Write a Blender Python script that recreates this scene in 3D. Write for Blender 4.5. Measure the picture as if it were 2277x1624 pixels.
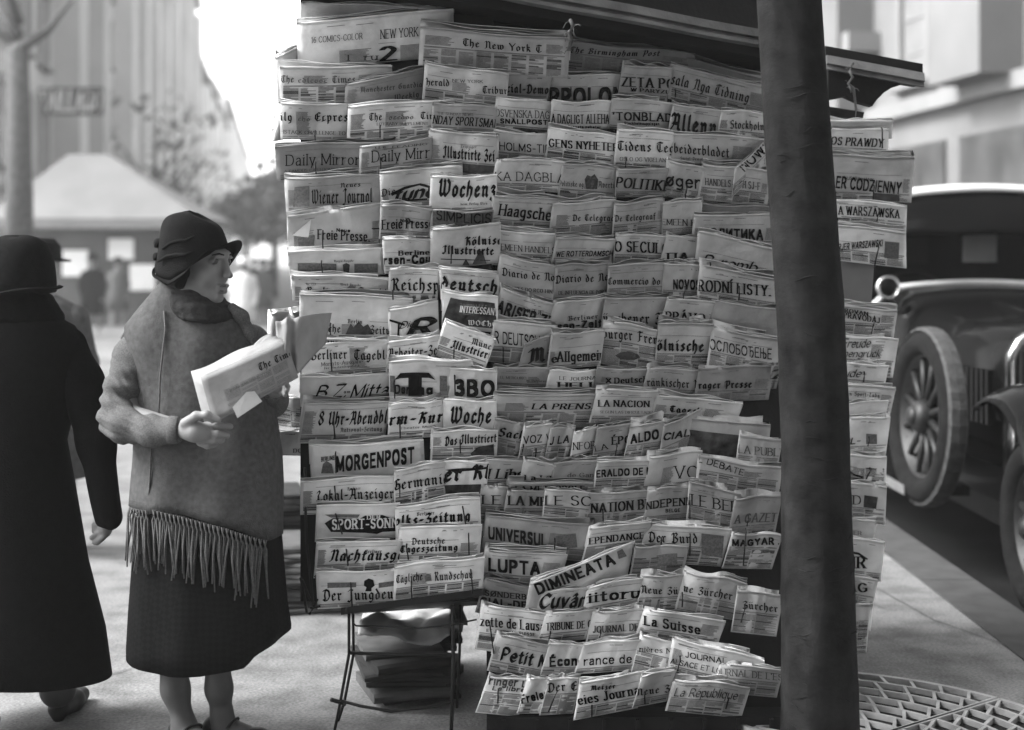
import bpy, math, random
import numpy as np
from mathutils import Vector, Matrix
R = math.radians
random.seed(7)
for o in list(bpy.data.objects): bpy.data.objects.remove(o)
SC = bpy.context.scene
COL = SC.collection

# ------------------------------------------------------------------ camera, sky, sun, exposure
F, CU, CV, HORIZ, EYE = 3162.0, 1138.5, 812.0, 590.0, 1.5     # photograph measured 2277 px wide
cd = bpy.data.cameras.new("camera"); cam = bpy.data.objects.new("camera", cd); COL.objects.link(cam)
cam.location = (0, 0, EYE); cam.rotation_euler = (R(90), 0, 0)
cd.sensor_width = 36; cd.lens = 36 * F / 2277; cd.shift_y = -(CV - HORIZ) / 2277
cd.clip_start = 0.1; cd.clip_end = 2000
cd.dof.use_dof = True; cd.dof.focus_distance = 4.55; cd.dof.aperture_fstop = 1.7
SC.camera = cam

SUN_EL, SUN_AZ = 42.0, -96.0
w = bpy.data.worlds.new("World"); SC.world = w; w.use_nodes = True
nt = w.node_tree; nt.nodes.clear()
sky = nt.nodes.new('ShaderNodeTexSky'); sky.sky_type = 'NISHITA'; sky.sun_disc = False
sky.sun_elevation = R(SUN_EL); sky.sun_rotation = R(SUN_AZ); sky.dust_density = 1.5; sky.air_density = 1.0
bw = nt.nodes.new('ShaderNodeRGBToBW'); bg = nt.nodes.new('ShaderNodeBackground'); wo = nt.nodes.new('ShaderNodeOutputWorld')
nt.links.new(sky.outputs[0], bw.inputs[0]); nt.links.new(bw.outputs[0], bg.inputs[0]); nt.links.new(bg.outputs[0], wo.inputs[0])
bg.inputs[1].default_value = 0.125
sl = bpy.data.lights.new("sun", 'SUN'); so = bpy.data.objects.new("sun", sl); COL.objects.link(so)
sl.energy = 1.5; sl.angle = R(25); sl.color = (1, 1, 1)
sd = Vector((math.sin(R(SUN_AZ)) * math.cos(R(SUN_EL)), math.cos(R(SUN_AZ)) * math.cos(R(SUN_EL)), math.sin(R(SUN_EL))))
so.rotation_euler = sd.to_track_quat('Z', 'Y').to_euler(); so.location = (-6, 10, 20)
SC.view_settings.view_transform = 'Standard'; SC.view_settings.look = 'None'
SC.view_settings.exposure = 2.7; SC.view_settings.gamma = 1.0; SC.view_settings.use_curve_mapping = False
SC.render.engine = 'CYCLES'
SC.cycles.use_denoising = True; SC.cycles.denoising_prefilter = 'ACCURATE'
SC.cycles.max_bounces = 6; SC.cycles.diffuse_bounces = 3; SC.cycles.volume_bounces = 1; SC.cycles.caustics_reflective = False; SC.cycles.caustics_refractive = False

# ------------------------------------------------------------------ helpers
def W(u, v, Y): return Vector(((u - CU) / F * Y, Y, EYE - (v - HORIZ) / F * Y))

def setp(o, label=None, cat=None, group=None, kind=None):
    if label: o['label'] = label
    if cat: o['category'] = cat
    if group: o['group'] = group
    if kind: o['kind'] = kind
    return o
def empty(name, loc, label=None, cat=None, group=None):
    o = bpy.data.objects.new(name, None); COL.objects.link(o); o.location = loc; o.empty_display_size = 0.1
    return setp(o, label, cat, group)

class MB:
    def __init__(s): s.v, s.f, s.m = [], [], []
    def add(s, vs, fs, mi=0):
        n = len(s.v); s.v += [tuple(p) for p in vs]; s.f += [tuple(i + n for i in f) for f in fs]; s.m += [mi] * len(fs); return s
    def box(s, c, d, rz=0, mi=0, M=None):
        c = Vector(c); x, y, z = d[0] / 2, d[1] / 2, d[2] / 2
        vs = [Vector((a, b, e)) for a in (-x, x) for b in (-y, y) for e in (-z, z)]
        if rz: vs = [Matrix.Rotation(rz, 3, 'Z') @ p for p in vs]
        if M is not None: vs = [M @ p for p in vs]
        return s.add([p + c for p in vs], [(0, 1, 3, 2), (4, 6, 7, 5), (0, 4, 5, 1), (2, 3, 7, 6), (0, 2, 6, 4), (1, 5, 7, 3)], mi)
    def rings(s, rs, closed=True, cap=True, mi=0):
        n = len(rs[0]); vs = [p for r in rs for p in r]; fs = []
        for i in range(len(rs) - 1):
            for j in range(n if closed else n - 1):
                k = (j + 1) % n
                fs.append((i * n + j, i * n + k, (i + 1) * n + k, (i + 1) * n + j))
        if cap and closed: fs += [tuple(range(n - 1, -1, -1)), tuple((len(rs) - 1) * n + j for j in range(n))]
        return s.add(vs, fs, mi)
    def tube(s, pts, r, n=8, mi=0):
        pts = [Vector(p) for p in pts]; rs = []
        rr = r if isinstance(r, (list, tuple)) else [r] * len(pts)
        for i, p in enumerate(pts):
            d = (pts[min(i + 1, len(pts) - 1)] - pts[max(i - 1, 0)]).normalized()
            a = d.cross(Vector((0, 0, 1)) if abs(d.z) < .9 else Vector((1, 0, 0))).normalized(); b = d.cross(a)
            rs.append([p + (a * math.cos(t) + b * math.sin(t)) * rr[i] for t in [2 * math.pi * k / n for k in range(n)]])
        return s.rings(rs, mi=mi)
    def prism(s, poly, off, mi=0):
        n = len(poly); off = Vector(off); a = [Vector(p) for p in poly]; b = [p + off for p in a]
        return s.add(a + b, [tuple(range(n)), tuple(range(2 * n - 1, n - 1, -1))] + [(i, i + n, (i + 1) % n + n, (i + 1) % n) for i in range(n)], mi)
    def torus(s, c, axis, r1, r2, n=40, m=10, sq=1.0, mi=0):
        axis = Vector(axis).normalized(); a = axis.orthogonal().normalized(); b = axis.cross(a); c = Vector(c); rs = []
        for i in range(n + 1):
            t = 2 * math.pi * i / n; e = a * math.cos(t) + b * math.sin(t)
            rs.append([c + e * (r1 + r2 * math.cos(q)) + axis * r2 * sq * math.sin(q) for q in [2 * math.pi * k / m for k in range(m)]])
        return s.rings(rs, cap=False, mi=mi)
    def lathe(s, c, axis, prof, n=32, mi=0):
        axis = Vector(axis).normalized(); a = axis.orthogonal().normalized(); b = axis.cross(a); c = Vector(c)
        return s.rings([[c + axis * h + (a * math.cos(t) + b * math.sin(t)) * r for t in [2 * math.pi * k / n for k in range(n)]] for r, h in prof], mi=mi)
    def build(s, name, mats, parent=None, loc=None, smooth=False):
        me = bpy.data.meshes.new(name)
        o = bpy.data.objects.new(name, me); COL.objects.link(o)
        off = Vector(loc) if loc is not None else Vector((0, 0, 0))
        if parent is not None:
            o.parent = parent
            base = Vector(parent.location); q = parent.parent
            while q is not None: base += Vector(q.location); q = q.parent
            o.location = (0, 0, 0); vs = [tuple(Vector(p) - base) for p in s.v]
        else:
            o.location = off; vs = [tuple(Vector(p) - off) for p in s.v]
        me.from_pydata(vs, [], s.f)
        for m in (mats if isinstance(mats, (list, tuple)) else [mats]): me.materials.append(m)
        if any(s.m): me.polygons.foreach_set('material_index', s.m)
        if smooth: me.polygons.foreach_set('use_smooth', [True] * len(me.polygons))
        me.update(); return o

def mat(name, g, rough=.85, var=.25, scale=6.0, metal=0.0, spec=.3, bump=0.0, bscale=60.0, detail=6.0, coat=0.0):
    m = bpy.data.materials.new(name); m.use_nodes = True; t = m.node_tree; b = t.nodes['Principled BSDF']
    b.inputs['Roughness'].default_value = rough; b.inputs['Metallic'].default_value = metal
    b.inputs['Specular IOR Level'].default_value = spec; b.inputs['Coat Weight'].default_value = coat
    tc = t.nodes.new('ShaderNodeTexCoord')
    n = t.nodes.new('ShaderNodeTexNoise'); n.inputs['Scale'].default_value = scale; n.inputs['Detail'].default_value = detail
    t.links.new(tc.outputs['Object'], n.inputs['Vector'])
    mr = t.nodes.new('ShaderNodeMapRange'); mr.inputs[1].default_value = .3; mr.inputs[2].default_value = .7
    mr.inputs[3].default_value = g * (1 - var); mr.inputs[4].default_value = min(.9, g * (1 + var))
    t.links.new(n.outputs['Fac'], mr.inputs[0]); t.links.new(mr.outputs[0], b.inputs['Base Color'])
    if bump:
        n2 = t.nodes.new('ShaderNodeTexNoise'); n2.inputs['Scale'].default_value = bscale; n2.inputs['Detail'].default_value = 5
        t.links.new(tc.outputs['Object'], n2.inputs['Vector'])
        bp = t.nodes.new('ShaderNodeBump'); bp.inputs['Strength'].default_value = bump; bp.inputs['Distance'].default_value = .01
        t.links.new(n2.outputs['Fac'], bp.inputs['Height']); t.links.new(bp.outputs[0], b.inputs['Normal'])
    return m

# ------------------------------------------------------------------ signed-distance bodies
def rot_frame(f, up=Vector((0, 0, 1))):
    f = Vector(f).normalized(); l = up.cross(f).normalized(); u = f.cross(l); return f, l, u
class SDF:
    def __init__(s, res): s.p = []; s.res = res
    def cap(s, a, ra, b, rb, k=.02, neg=False): s.p.append(('c', np.array(a, float), ra, np.array(b, float), rb, k, neg)); return s
    def chain(s, pts, rs, k=.012):
        for i in range(len(pts) - 1): s.cap(pts[i], rs[i], pts[i + 1], rs[i + 1], k)
        return s
    def ell(s, c, r, fr=None, k=.02, neg=False):
        M = np.eye(3) if fr is None else np.array([list(fr[0]), list(fr[1]), list(fr[2])])
        s.p.append(('e', np.array(c, float), np.array(r, float), M, 0, k, neg)); return s
    def build(s, name, mats, parent=None, loc=None, disp=None, smooth_it=1):
        res = s.res; lo = np.full(3, 1e9); hi = -lo
        bbs = []
        for q in s.p:
            if q[0] == 'c': a = np.minimum(q[1] - q[2], q[3] - q[4]); b = np.maximum(q[1] + q[2], q[3] + q[4])
            else: a = q[1] - q[2].max(); b = q[1] + q[2].max()
            bbs.append((a, b))
            if not q[6]: lo = np.minimum(lo, a); hi = np.maximum(hi, b)
        lo -= 3 * res; hi += 3 * res; dim = np.ceil((hi - lo) / res).astype(int) + 1
        V = np.full(dim, 1.0, np.float32)
        for q, (a, b) in zip(s.p, bbs):
            mg = q[5] + 4 * res + .02
            i0 = np.clip(np.floor((a - mg - lo) / res).astype(int), 0, dim); i1 = np.clip(np.ceil((b + mg - lo) / res).astype(int) + 1, 0, dim)
            if np.any(i1 <= i0): continue
            ax = [lo[i] + res * np.arange(i0[i], i1[i]) for i in range(3)]
            X, Y, Z = np.meshgrid(*ax, indexing='ij', sparse=True)
            if q[0] == 'c':
                d = q[3] - q[1]; L2 = max(1e-9, float(d @ d))
                t = np.clip(((X - q[1][0]) * d[0] + (Y - q[1][1]) * d[1] + (Z - q[1][2]) * d[2]) / L2, 0, 1)
                D = np.sqrt((X - q[1][0] - t * d[0]) ** 2 + (Y - q[1][1] - t * d[1]) ** 2 + (Z - q[1][2] - t * d[2]) ** 2) - (q[2] + (q[4] - q[2]) * t)
            else:
                x, y, z = X - q[1][0], Y - q[1][1], Z - q[1][2]; M = q[3]; r = q[2]
                p = [(M[i][0] * x + M[i][1] * y + M[i][2] * z) for i in range(3)]
                k0 = np.sqrt(sum((p[i] / r[i]) ** 2 for i in range(3))); k1 = np.sqrt(sum((p[i] / r[i] ** 2) ** 2 for i in range(3))) + 1e-9
                D = k0 * (k0 - 1) / k1
            sl_ = tuple(slice(i0[i], i1[i]) for i in range(3)); A = V[sl_]; k = q[5]
            if q[6]:
                h = np.clip(.5 - .5 * (D + A) / k, 0, 1); V[sl_] = A + (-D - A) * h + k * h * (1 - h)
            else:
                h = np.clip(.5 + .5 * (D - A) / k, 0, 1); V[sl_] = D + (A - D) * h - k * h * (1 - h)
        vs, fs = surface_nets(V); vs = lo + vs * res
        o = bpy.data.objects.new(name, bpy.data.meshes.new(name)); COL.objects.link(o); me = o.data
        if disp is not None:
            me.from_pydata(vs.tolist(), [], fs.tolist()); me.update()
            nn = np.zeros(len(vs) * 3); me.vertices.foreach_get('normal', nn); vs = vs + nn.reshape(-1, 3) * disp(vs)[:, None]; me.clear_geometry()
        base = np.zeros(3)
        if parent is not None:
            o.parent = parent; q = parent
            while q is not None: base += np.array(q.location); q = q.parent
        elif loc is not None: base = np.array(loc, float); o.location = loc
        me.from_pydata((vs - base).tolist(), [], fs.tolist())
        me.polygons.foreach_set('use_smooth', [True] * len(me.polygons))
        for m in (mats if isinstance(mats, (list, tuple)) else [mats]): me.materials.append(m)
        me.update(); return o
def surface_nets(V):
    S = V < 0; nx, ny, nz = V.shape
    c = np.zeros((nx - 1, ny - 1, nz - 1), np.int8)
    for i in (0, 1):
        for j in (0, 1):
            for k in (0, 1): c += S[i:nx - 1 + i, j:ny - 1 + j, k:nz - 1 + k]
    act = (c > 0) & (c < 8); idx = np.full(act.shape, -1, np.int64); ii = np.argwhere(act); idx[act] = np.arange(len(ii))
    acc = np.zeros((len(ii), 3)); cnt = np.zeros(len(ii))
    cs = [(i, j, k) for i in (0, 1) for j in (0, 1) for k in (0, 1)]
    for a in cs:
        for ax in range(3):
            if a[ax]: continue
            b = list(a); b[ax] = 1
            va = V[ii[:, 0] + a[0], ii[:, 1] + a[1], ii[:, 2] + a[2]]; vb = V[ii[:, 0] + b[0], ii[:, 1] + b[1], ii[:, 2] + b[2]]
            x = (va < 0) != (vb < 0); t = np.where(x, va / np.where(va - vb == 0, 1, va - vb), 0)
            p = np.array(a, float)[None, :].repeat(len(ii), 0); p[:, ax] = t
            acc[x] += p[x]; cnt[x] += 1
    vs = ii + acc / np.maximum(cnt, 1)[:, None]; F_ = []
    for ax in range(3):
        sa = [slice(None)] * 3; sb = [slice(None)] * 3; sa[ax] = slice(0, -1); sb[ax] = slice(1, None)
        A, B = S[tuple(sa)], S[tuple(sb)]; e = np.argwhere(A != B)
        u, v = [q for q in range(3) if q != ax]
        e = e[(e[:, u] > 0) & (e[:, v] > 0) & (e[:, u] < V.shape[u] - 1) & (e[:, v] < V.shape[v] - 1)]
        def g(du, dv):
            q = e.copy(); q[:, u] -= du; q[:, v] -= dv; return idx[q[:, 0], q[:, 1], q[:, 2]]
        Q = np.stack([g(1, 1), g(0, 1), g(0, 0), g(1, 0)], 1)
        fl = A[e[:, 0], e[:, 1], e[:, 2]]
        if ax == 1: fl = ~fl
        Q[~fl] = Q[~fl][:, ::-1]; F_.append(Q)
    return vs, np.concatenate(F_)
def wob(seed, amp, sc):
    rg = np.random.RandomState(seed); K = rg.normal(size=(7, 3)) * np.array(sc); ph = rg.uniform(0, 6.28, 7)
    return lambda P: amp * np.sin(P @ K.T + ph).sum(1) / 3.0

# ------------------------------------------------------------------ pen-stroke lettering
def _parse(txt):
    G = {}
    for ln in txt.strip().splitlines():
        k, rest = ln.split(' ', 1); adv, *st = rest.split('|'); L = []
        for s_ in st:
            sm = s_.startswith('~'); pts = [tuple(float(q) for q in p.split(',')) for p in s_.lstrip('~').split()]
            L.append((sm, pts))
        G[k] = (float(adv), L)
    return G
ROM = _parse("""A .78|0,0 .38,1 .76,0|.14,.34 .62,.34
B .66|0,0 0,1|~0,1 .35,1 .55,.78 .36,.54 0,.54|~0,.54 .4,.54 .62,.27 .4,0 0,0
C .72|~.68,.82 .5,.98 .3,1 .08,.8 0,.5 .08,.2 .3,0 .52,.02 .7,.2
D .72|0,0 0,1|~0,1 .3,1 .58,.88 .7,.5 .58,.12 .3,0 0,0
E .58|0,0 0,1|0,1 .54,1|0,.52 .44,.52|0,0 .56,0
F .55|0,0 0,1|0,1 .54,1|0,.52 .44,.52
G .78|~.68,.82 .5,.98 .3,1 .08,.8 0,.5 .08,.2 .3,0 .52,.02 .7,.15|.72,.12 .72,.46 .46,.46
H .72|0,0 0,1|.7,0 .7,1|0,.52 .7,.52
I .08|.02,0 .02,1
J .45|~.38,1 .38,.3 .3,.05 .12,0 0,.15
K .7|0,0 0,1|.62,1 0,.42|.2,.58 .68,0
L .54|0,1 0,0|0,0 .52,0
M .88|0,0 0,1|0,1 .42,.1|.42,.1 .84,1|.84,1 .84,0
N .74|0,0 0,1|0,1 .7,0|.7,0 .7,1
O .82|~.4,1 .12,.87 0,.5 .12,.13 .4,0 .68,.13 .8,.5 .68,.87 .4,1
P .6|0,0 0,1|~0,1 .36,1 .58,.75 .36,.48 0,.48
R .66|0,0 0,1|~0,1 .36,1 .58,.75 .36,.48 0,.48|.3,.48 .64,0
S .6|~.54,.85 .4,.99 .2,.99 .04,.82 .1,.6 .3,.52 .5,.42 .56,.2 .4,.01 .18,.01 .02,.18
T .66|.32,0 .32,1|0,1 .64,1
U .72|~0,1 0,.35 .1,.06 .35,0 .6,.06 .7,.35 .7,1
V .74|0,1 .36,0|.36,0 .72,1
W 1.05|0,1 .26,0|.26,0 .52,.95|.52,.95 .78,0|.78,0 1.04,1
X .7|0,1 .68,0|.66,1 0,0
Y .68|0,1 .33,.48|.33,.48 .66,1|.33,.48 .33,0
Z .64|0,1 .6,1|.6,1 0,0|0,0 .62,0
a .5|~.06,.56 .2,.68 .38,.62 .42,.45 .42,0|~.42,.4 .2,.4 .03,.25 .06,.04 .2,0 .42,.14
b .52|0,1 0,0|~0,.5 .25,.68 .48,.5 .48,.18 .25,0 0,.18
c .46|~.44,.56 .26,.68 .06,.55 0,.34 .06,.12 .26,0 .45,.12
d .54|.48,1 .48,0|~.48,.5 .25,.68 .02,.5 .02,.18 .25,0 .48,.18
e .5|~.02,.36 .47,.36 .42,.58 .25,.68 .06,.56 0,.34 .08,.1 .26,0 .46,.12
f .34|~.36,.92 .24,1 .14,.85 .14,0|0,.66 .3,.66
g .52|~.46,.5 .25,.68 .02,.5 .02,.2 .25,.04 .46,.2|~.46,.66 .46,-.1 .3,-.28 .06,-.2
h .52|0,1 0,0|~0,.48 .22,.68 .42,.6 .46,.4 .46,0
i .1|.04,.68 .04,0|.04,.88 .04,.94
j .2|~.12,.68 .12,-.1 .0,-.26|.12,.88 .12,.94
k .48|0,1 0,0|.42,.66 0,.26|.16,.38 .46,0
l .1|.04,1 .04,0
m .8|0,.68 0,0|~0,.46 .16,.66 .33,.62 .37,.42 .37,0|~.37,.46 .53,.66 .7,.62 .74,.42 .74,0
n .52|0,.68 0,0|~0,.46 .22,.68 .42,.6 .46,.4 .46,0
o .54|~.25,.68 .06,.56 0,.34 .06,.12 .25,0 .44,.12 .5,.34 .44,.56 .25,.68
p .54|0,.68 0,-.28|~0,.5 .25,.68 .48,.5 .48,.18 .25,0 0,.18
q .54|.48,.68 .48,-.28|~.48,.5 .25,.68 .02,.5 .02,.18 .25,0 .48,.18
r .36|0,.68 0,0|~0,.42 .14,.62 .34,.64
s .42|~.38,.56 .22,.68 .04,.58 .1,.4 .3,.3 .38,.14 .2,0 .02,.1
t .34|~.14,.92 .14,.14 .22,0 .34,.06|0,.66 .32,.66
u .52|~0,.68 0,.25 .1,.02 .28,.02 .46,.22|.46,.68 .46,0
v .5|0,.68 .24,0|.24,0 .48,.68
w .74|0,.68 .18,0|.18,0 .36,.64|.36,.64 .54,0|.54,0 .72,.68
x .48|0,.68 .46,0|.44,.68 0,0
y .5|0,.68 .24,0|.48,.68 .24,0 .12,-.26
z .46|0,.66 .42,.66|.42,.66 0,0|0,0 .44,0
0 .6|~.28,1 .06,.8 0,.5 .06,.2 .28,0 .5,.2 .56,.5 .5,.8 .28,1
1 .3|.02,.8 .2,1 .2,0
2 .6|~.04,.8 .25,1 .5,.85 .5,.62 .02,0|.02,0 .58,0
3 .56|~.04,.86 .25,1 .48,.85 .42,.6 .2,.53|~.2,.53 .46,.46 .54,.22 .3,0 .02,.12
6 .56|~.48,.9 .25,.9 .04,.6 .02,.3 .15,.04 .35,.02 .52,.25 .4,.5 .2,.52 .04,.35
8 .56|~.27,.54 .06,.72 .27,1 .48,.76 .27,.54 .02,.27 .27,0 .54,.27 .27,.54
- .4|.04,.4 .34,.4
. .14|.04,0 .04,.06
' .14|.05,1 .03,.78
! .14|.05,1 .05,.3|.05,0 .05,.05
\u041b .74|.02,0 .14,.3 .2,1|.2,1 .66,1|.66,1 .66,0
\u041f .72|0,0 0,1|0,1 .68,1|.68,1 .68,0
\u0418 .74|0,1 0,0|0,0 .68,1|.68,1 .68,0
\u0411 .62|0,0 0,1|0,1 .52,1|~0,.56 .4,.56 .6,.28 .4,0 0,0
\u0402 .8|.24,0 .24,1|0,1 .6,1|~.24,.5 .5,.62 .72,.45 .7,.15 .5,-.1
\u040a .9|0,0 0,1|.44,0 .44,1|0,.52 .44,.52|~.44,.52 .7,.52 .86,.27 .7,0 .44,0
\u0416 .95|.45,0 .45,1|0,1 .45,.5|.9,1 .45,.5|.45,.5 0,0|.45,.5 .92,0""")
FRK = _parse("""a .52|.06,.5 .06,.14 .16,.02 .36,.14|.06,.5 .18,.63 .36,.54 .36,.12 .45,.03
b .5|.06,1 .06,.12 .16,.02|.06,.5 .2,.64 .36,.54 .36,.16 .16,.02
c .4|.34,.56 .2,.63 .06,.52 .06,.14 .17,.02 .34,.12
d .5|.06,.5 .06,.14 .16,.02 .36,.14 .36,.5 .06,.97|.06,.5 .2,.62 .36,.5
e .44|.06,.52 .06,.14 .17,.02 .36,.14|.06,.52 .2,.64 .34,.5 .08,.3
f .36|.34,.94 .2,.98 .12,.85 .12,-.1|0,.6 .3,.6
g .5|.06,.5 .06,.18 .17,.06 .36,.16|.06,.5 .18,.63 .36,.54 .36,0 .22,-.24 .04,-.16
h .5|.06,1 .06,.06|.06,.5 .2,.64 .36,.54 .36,.1 .22,-.18
i .28|.01,.62 .1,.54 .1,.12 .19,.03|.06,.84 .14,.9
j .28|.01,.62 .1,.54 .1,-.1 .0,-.24|.06,.84 .14,.9
k .46|.06,1 .06,.04|.06,.5 .2,.64 .32,.56 .08,.36|.18,.36 .38,.04
l .26|.08,1 .08,.12 .18,.03
m .88|.01,.62 .1,.54 .1,.12 .17,.05|.1,.5 .29,.62 .38,.54 .38,.12 .45,.05|.38,.5 .57,.62 .66,.54 .66,.12 .75,.03
n .58|.01,.62 .1,.54 .1,.12 .17,.05|.1,.5 .28,.62 .38,.54 .38,.12 .47,.03
o .48|.2,.64 .05,.5 .05,.14 .18,.02 .36,.16 .36,.5 .2,.64
p .5|.0,.62 .08,.56 .08,-.26|.08,.5 .2,.64 .36,.54 .36,.16 .2,.02 .08,.1
r .4|.01,.62 .1,.54 .1,.12 .19,.03|.1,.5 .22,.62 .33,.55
s .42|.34,.56 .2,.64 .07,.52 .34,.2 .2,.02 .04,.1
t .34|.1,.86 .1,.12 .2,.02 .28,.08|0,.6 .27,.6
u .56|.01,.62 .1,.54 .1,.14 .2,.03 .38,.14|.3,.62 .38,.54 .38,.12 .47,.03
v .48|.0,.6 .08,.62 .08,.14 .2,.02 .36,.16 .36,.52 .22,.64 .08,.5
w .74|.0,.62 .08,.54 .08,.14 .18,.03|.26,.62 .34,.54 .34,.14 .44,.02 .62,.16 .62,.52 .48,.64 .34,.5
x .42|.1,.56 .1,.1|.1,.5 .3,.6|.02,.0 .36,.14
y .48|.08,.62 .08,.14 .2,.02 .36,.16 .36,.52 .22,.64|.36,.16 .3,-.2 .1,-.24
z .42|.04,.56 .16,.64 .32,.56 .12,.34 .3,.26 .3,.0 .16,-.2 .02,-.12
A .76|.02,.86 .18,1 .3,.88 .28,.42 .04,.04|.3,.88 .46,1 .58,.88 .58,.12 .7,.02|.16,.42 .58,.42
B .72|.02,.8 .15,.98 .24,.85 .2,.1|.24,.9 .45,1 .6,.85 .38,.56 .64,.36 .55,.08 .3,.0 .06,.12
C .66|.6,.9 .4,.98 .12,.75 .08,.3 .3,.02 .6,.14|.34,.85 .34,.2
D .76|.04,.88 .3,1 .6,.85 .68,.4 .5,.06 .25,.0 .05,.12|.25,.92 .19,.5 .25,.1
E .64|.6,.9 .4,.98 .12,.75 .08,.3 .3,.02 .6,.14|.3,.85 .3,.2|.3,.52 .54,.56
F .66|.06,.88 .25,1 .42,.9 .62,.98|.25,.95 .25,.1 .06,.0|.25,.52 .52,.56
G .7|.6,.9 .4,.98 .12,.75 .08,.3 .3,.02 .6,.14 .62,.5 .42,.55|.32,.85 .32,.25
H .68|.03,.86 .18,1 .26,.85 .22,.05|.26,.5 .45,.62 .58,.5 .58,.1 .42,-.12
I .56|.5,.9 .3,1 .08,.84|.34,.95 .36,.2 .2,.0 .02,.1
J .56|.5,.9 .3,1 .08,.84|.34,.95 .36,.1 .2,-.16 .02,-.06
K .68|.03,.86 .18,1 .26,.85 .22,.05|.24,.5 .4,.92 .56,.86|.3,.55 .46,.5 .6,.05
L .64|.1,.8 .28,1 .4,.85 .2,.5 .2,.1 .04,.05|.2,.1 .4,.02 .6,.12
M .98|.02,.85 .16,.98 .24,.85 .2,.08 .05,.0|.24,.85 .4,.98 .5,.85 .5,.1|.5,.85 .66,.98 .78,.85 .78,.12 .9,.02
N .74|.02,.85 .16,.98 .24,.85 .2,.08 .05,.0|.24,.85 .42,.98 .56,.85 .56,.12 .68,.02
O .72|.34,1 .08,.76 .08,.3 .3,.0 .62,.26 .62,.74 .34,1
P .68|.03,.85 .18,1 .26,.85 .22,-.1|.26,.85 .45,1 .62,.85 .6,.45 .4,.3 .24,.4
R .74|.03,.85 .18,1 .26,.85 .22,.0|.26,.85 .45,1 .6,.82 .4,.52 .26,.5|.4,.52 .52,.12 .68,.02
S .66|.58,.88 .4,1 .15,.85 .2,.6 .5,.5 .6,.2 .4,0 .08,.1
T .66|.05,.88 .3,1 .62,.92|.3,.9 .1,.7 .08,.3 .3,.02 .58,.14|.34,.8 .34,.2
U .72|.03,.85 .16,.96 .16,.2 .3,.02 .56,.2|.5,.98 .58,.88 .58,.1 .68,.02
V .68|.03,.85 .16,.98 .16,.2 .32,.02 .58,.3 .58,.8 .4,1
W 1.0|.02,.88 .14,.98 .14,.2 .26,.04 .46,.2|.4,.98 .46,.88 .46,.2 .6,.02 .86,.3 .86,.8 .7,1
Z .6|.08,.88 .3,1 .5,.88 .2,.54 .52,.44 .5,.12 .28,-.04 .04,.1""")
for k in ROM:
    if k not in FRK: FRK[k] = ROM[k]
DIA = {'\xe4': 'a:', '\xf6': 'o:', '\xfc': 'u:', '\xdc': 'U:', '\xc1': "A/", '\xcd': "I/", '\xc9': "E/", '\xe9': "e/", '\xe8': "e`", '\xe2': 'a^', '\xf8': 'o%', '\xd8': 'O%', '\xc4': 'A:', '\u0141': 'L%',
       '\u041e': 'O', '\u0421': 'C', '\u0415': 'E', '\u041a': 'K', '\u0410': 'A', '\u0422': 'T', '\xdf': 's'}
def catmull(p, n=3):
    if len(p) < 3: return p
    closed = p[0] == p[-1]; out = []
    for i in range(len(p) - 1):
        p0 = p[i - 1] if i > 0 else (p[-2] if closed else p[0]); p1, p2 = p[i], p[i + 1]
        p3 = p[i + 2] if i + 2 < len(p) else (p[1] if closed else p[-1])
        for j in range(n):
            t = j / n; t2, t3 = t * t, t * t * t
            out.append(tuple(.5 * (2 * p1[k] + (p2[k] - p0[k]) * t + (2 * p0[k] - 5 * p1[k] + 4 * p2[k] - p3[k]) * t2 + (3 * p1[k] - p0[k] - 3 * p2[k] + p3[k]) * t3) for k in (0, 1)))
    return out + [p[-1]]
def hull(P):
    P = sorted(set(P))
    if len(P) < 3: return P
    def half(Q):
        h = []
        for p in Q:
            while len(h) > 1 and (h[-1][0] - h[-2][0]) * (p[1] - h[-2][1]) - (h[-1][1] - h[-2][1]) * (p[0] - h[-2][0]) <= 1e-9: h.pop()
            h.append(p)
        return h
    a, b = half(P), half(P[::-1]); return a[:-1] + b[:-1]
#        table, nib width, nib thickness, nib angle, shear, serif, tracking
STY = {'fr': (FRK, .17, .05, 40, 0, 0, .05), 'frb': (FRK, .24, .08, 40, .05, 0, .08), 'frl': (FRK, .13, .045, 40, 0, 0, .05), 'fri': (FRK, .2, .06, 40, .25, 0, .06),
       'ro': (ROM, .13, .05, 8, 0, .16, .16), 'rob': (ROM, .24, .07, 5, 0, .22, .2), 'roi': (ROM, .22, .07, 5, .22, .2, .18), 'rol': (ROM, .1, .05, 15, 0, .12, .18),
       'sl': (ROM, .2, .14, 0, 0, .26, .22), 'sa': (ROM, .13, .12, 0, 0, 0, .18), 'sab': (ROM, .25, .22, 0, 0, 0, .24), 'sai': (ROM, .2, .17, 0, .2, 0, .2),
       'sc': (ROM, .15, .045, 50, .35, 0, .08), 'scb': (ROM, .24, .08, 45, .3, 0, .12), 'br': (FRK, .2, .1, 60, .15, 0, .05)}
DESC = {'f': 'blackletter', 'r': 'serif', 's': 'plain'}
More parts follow.
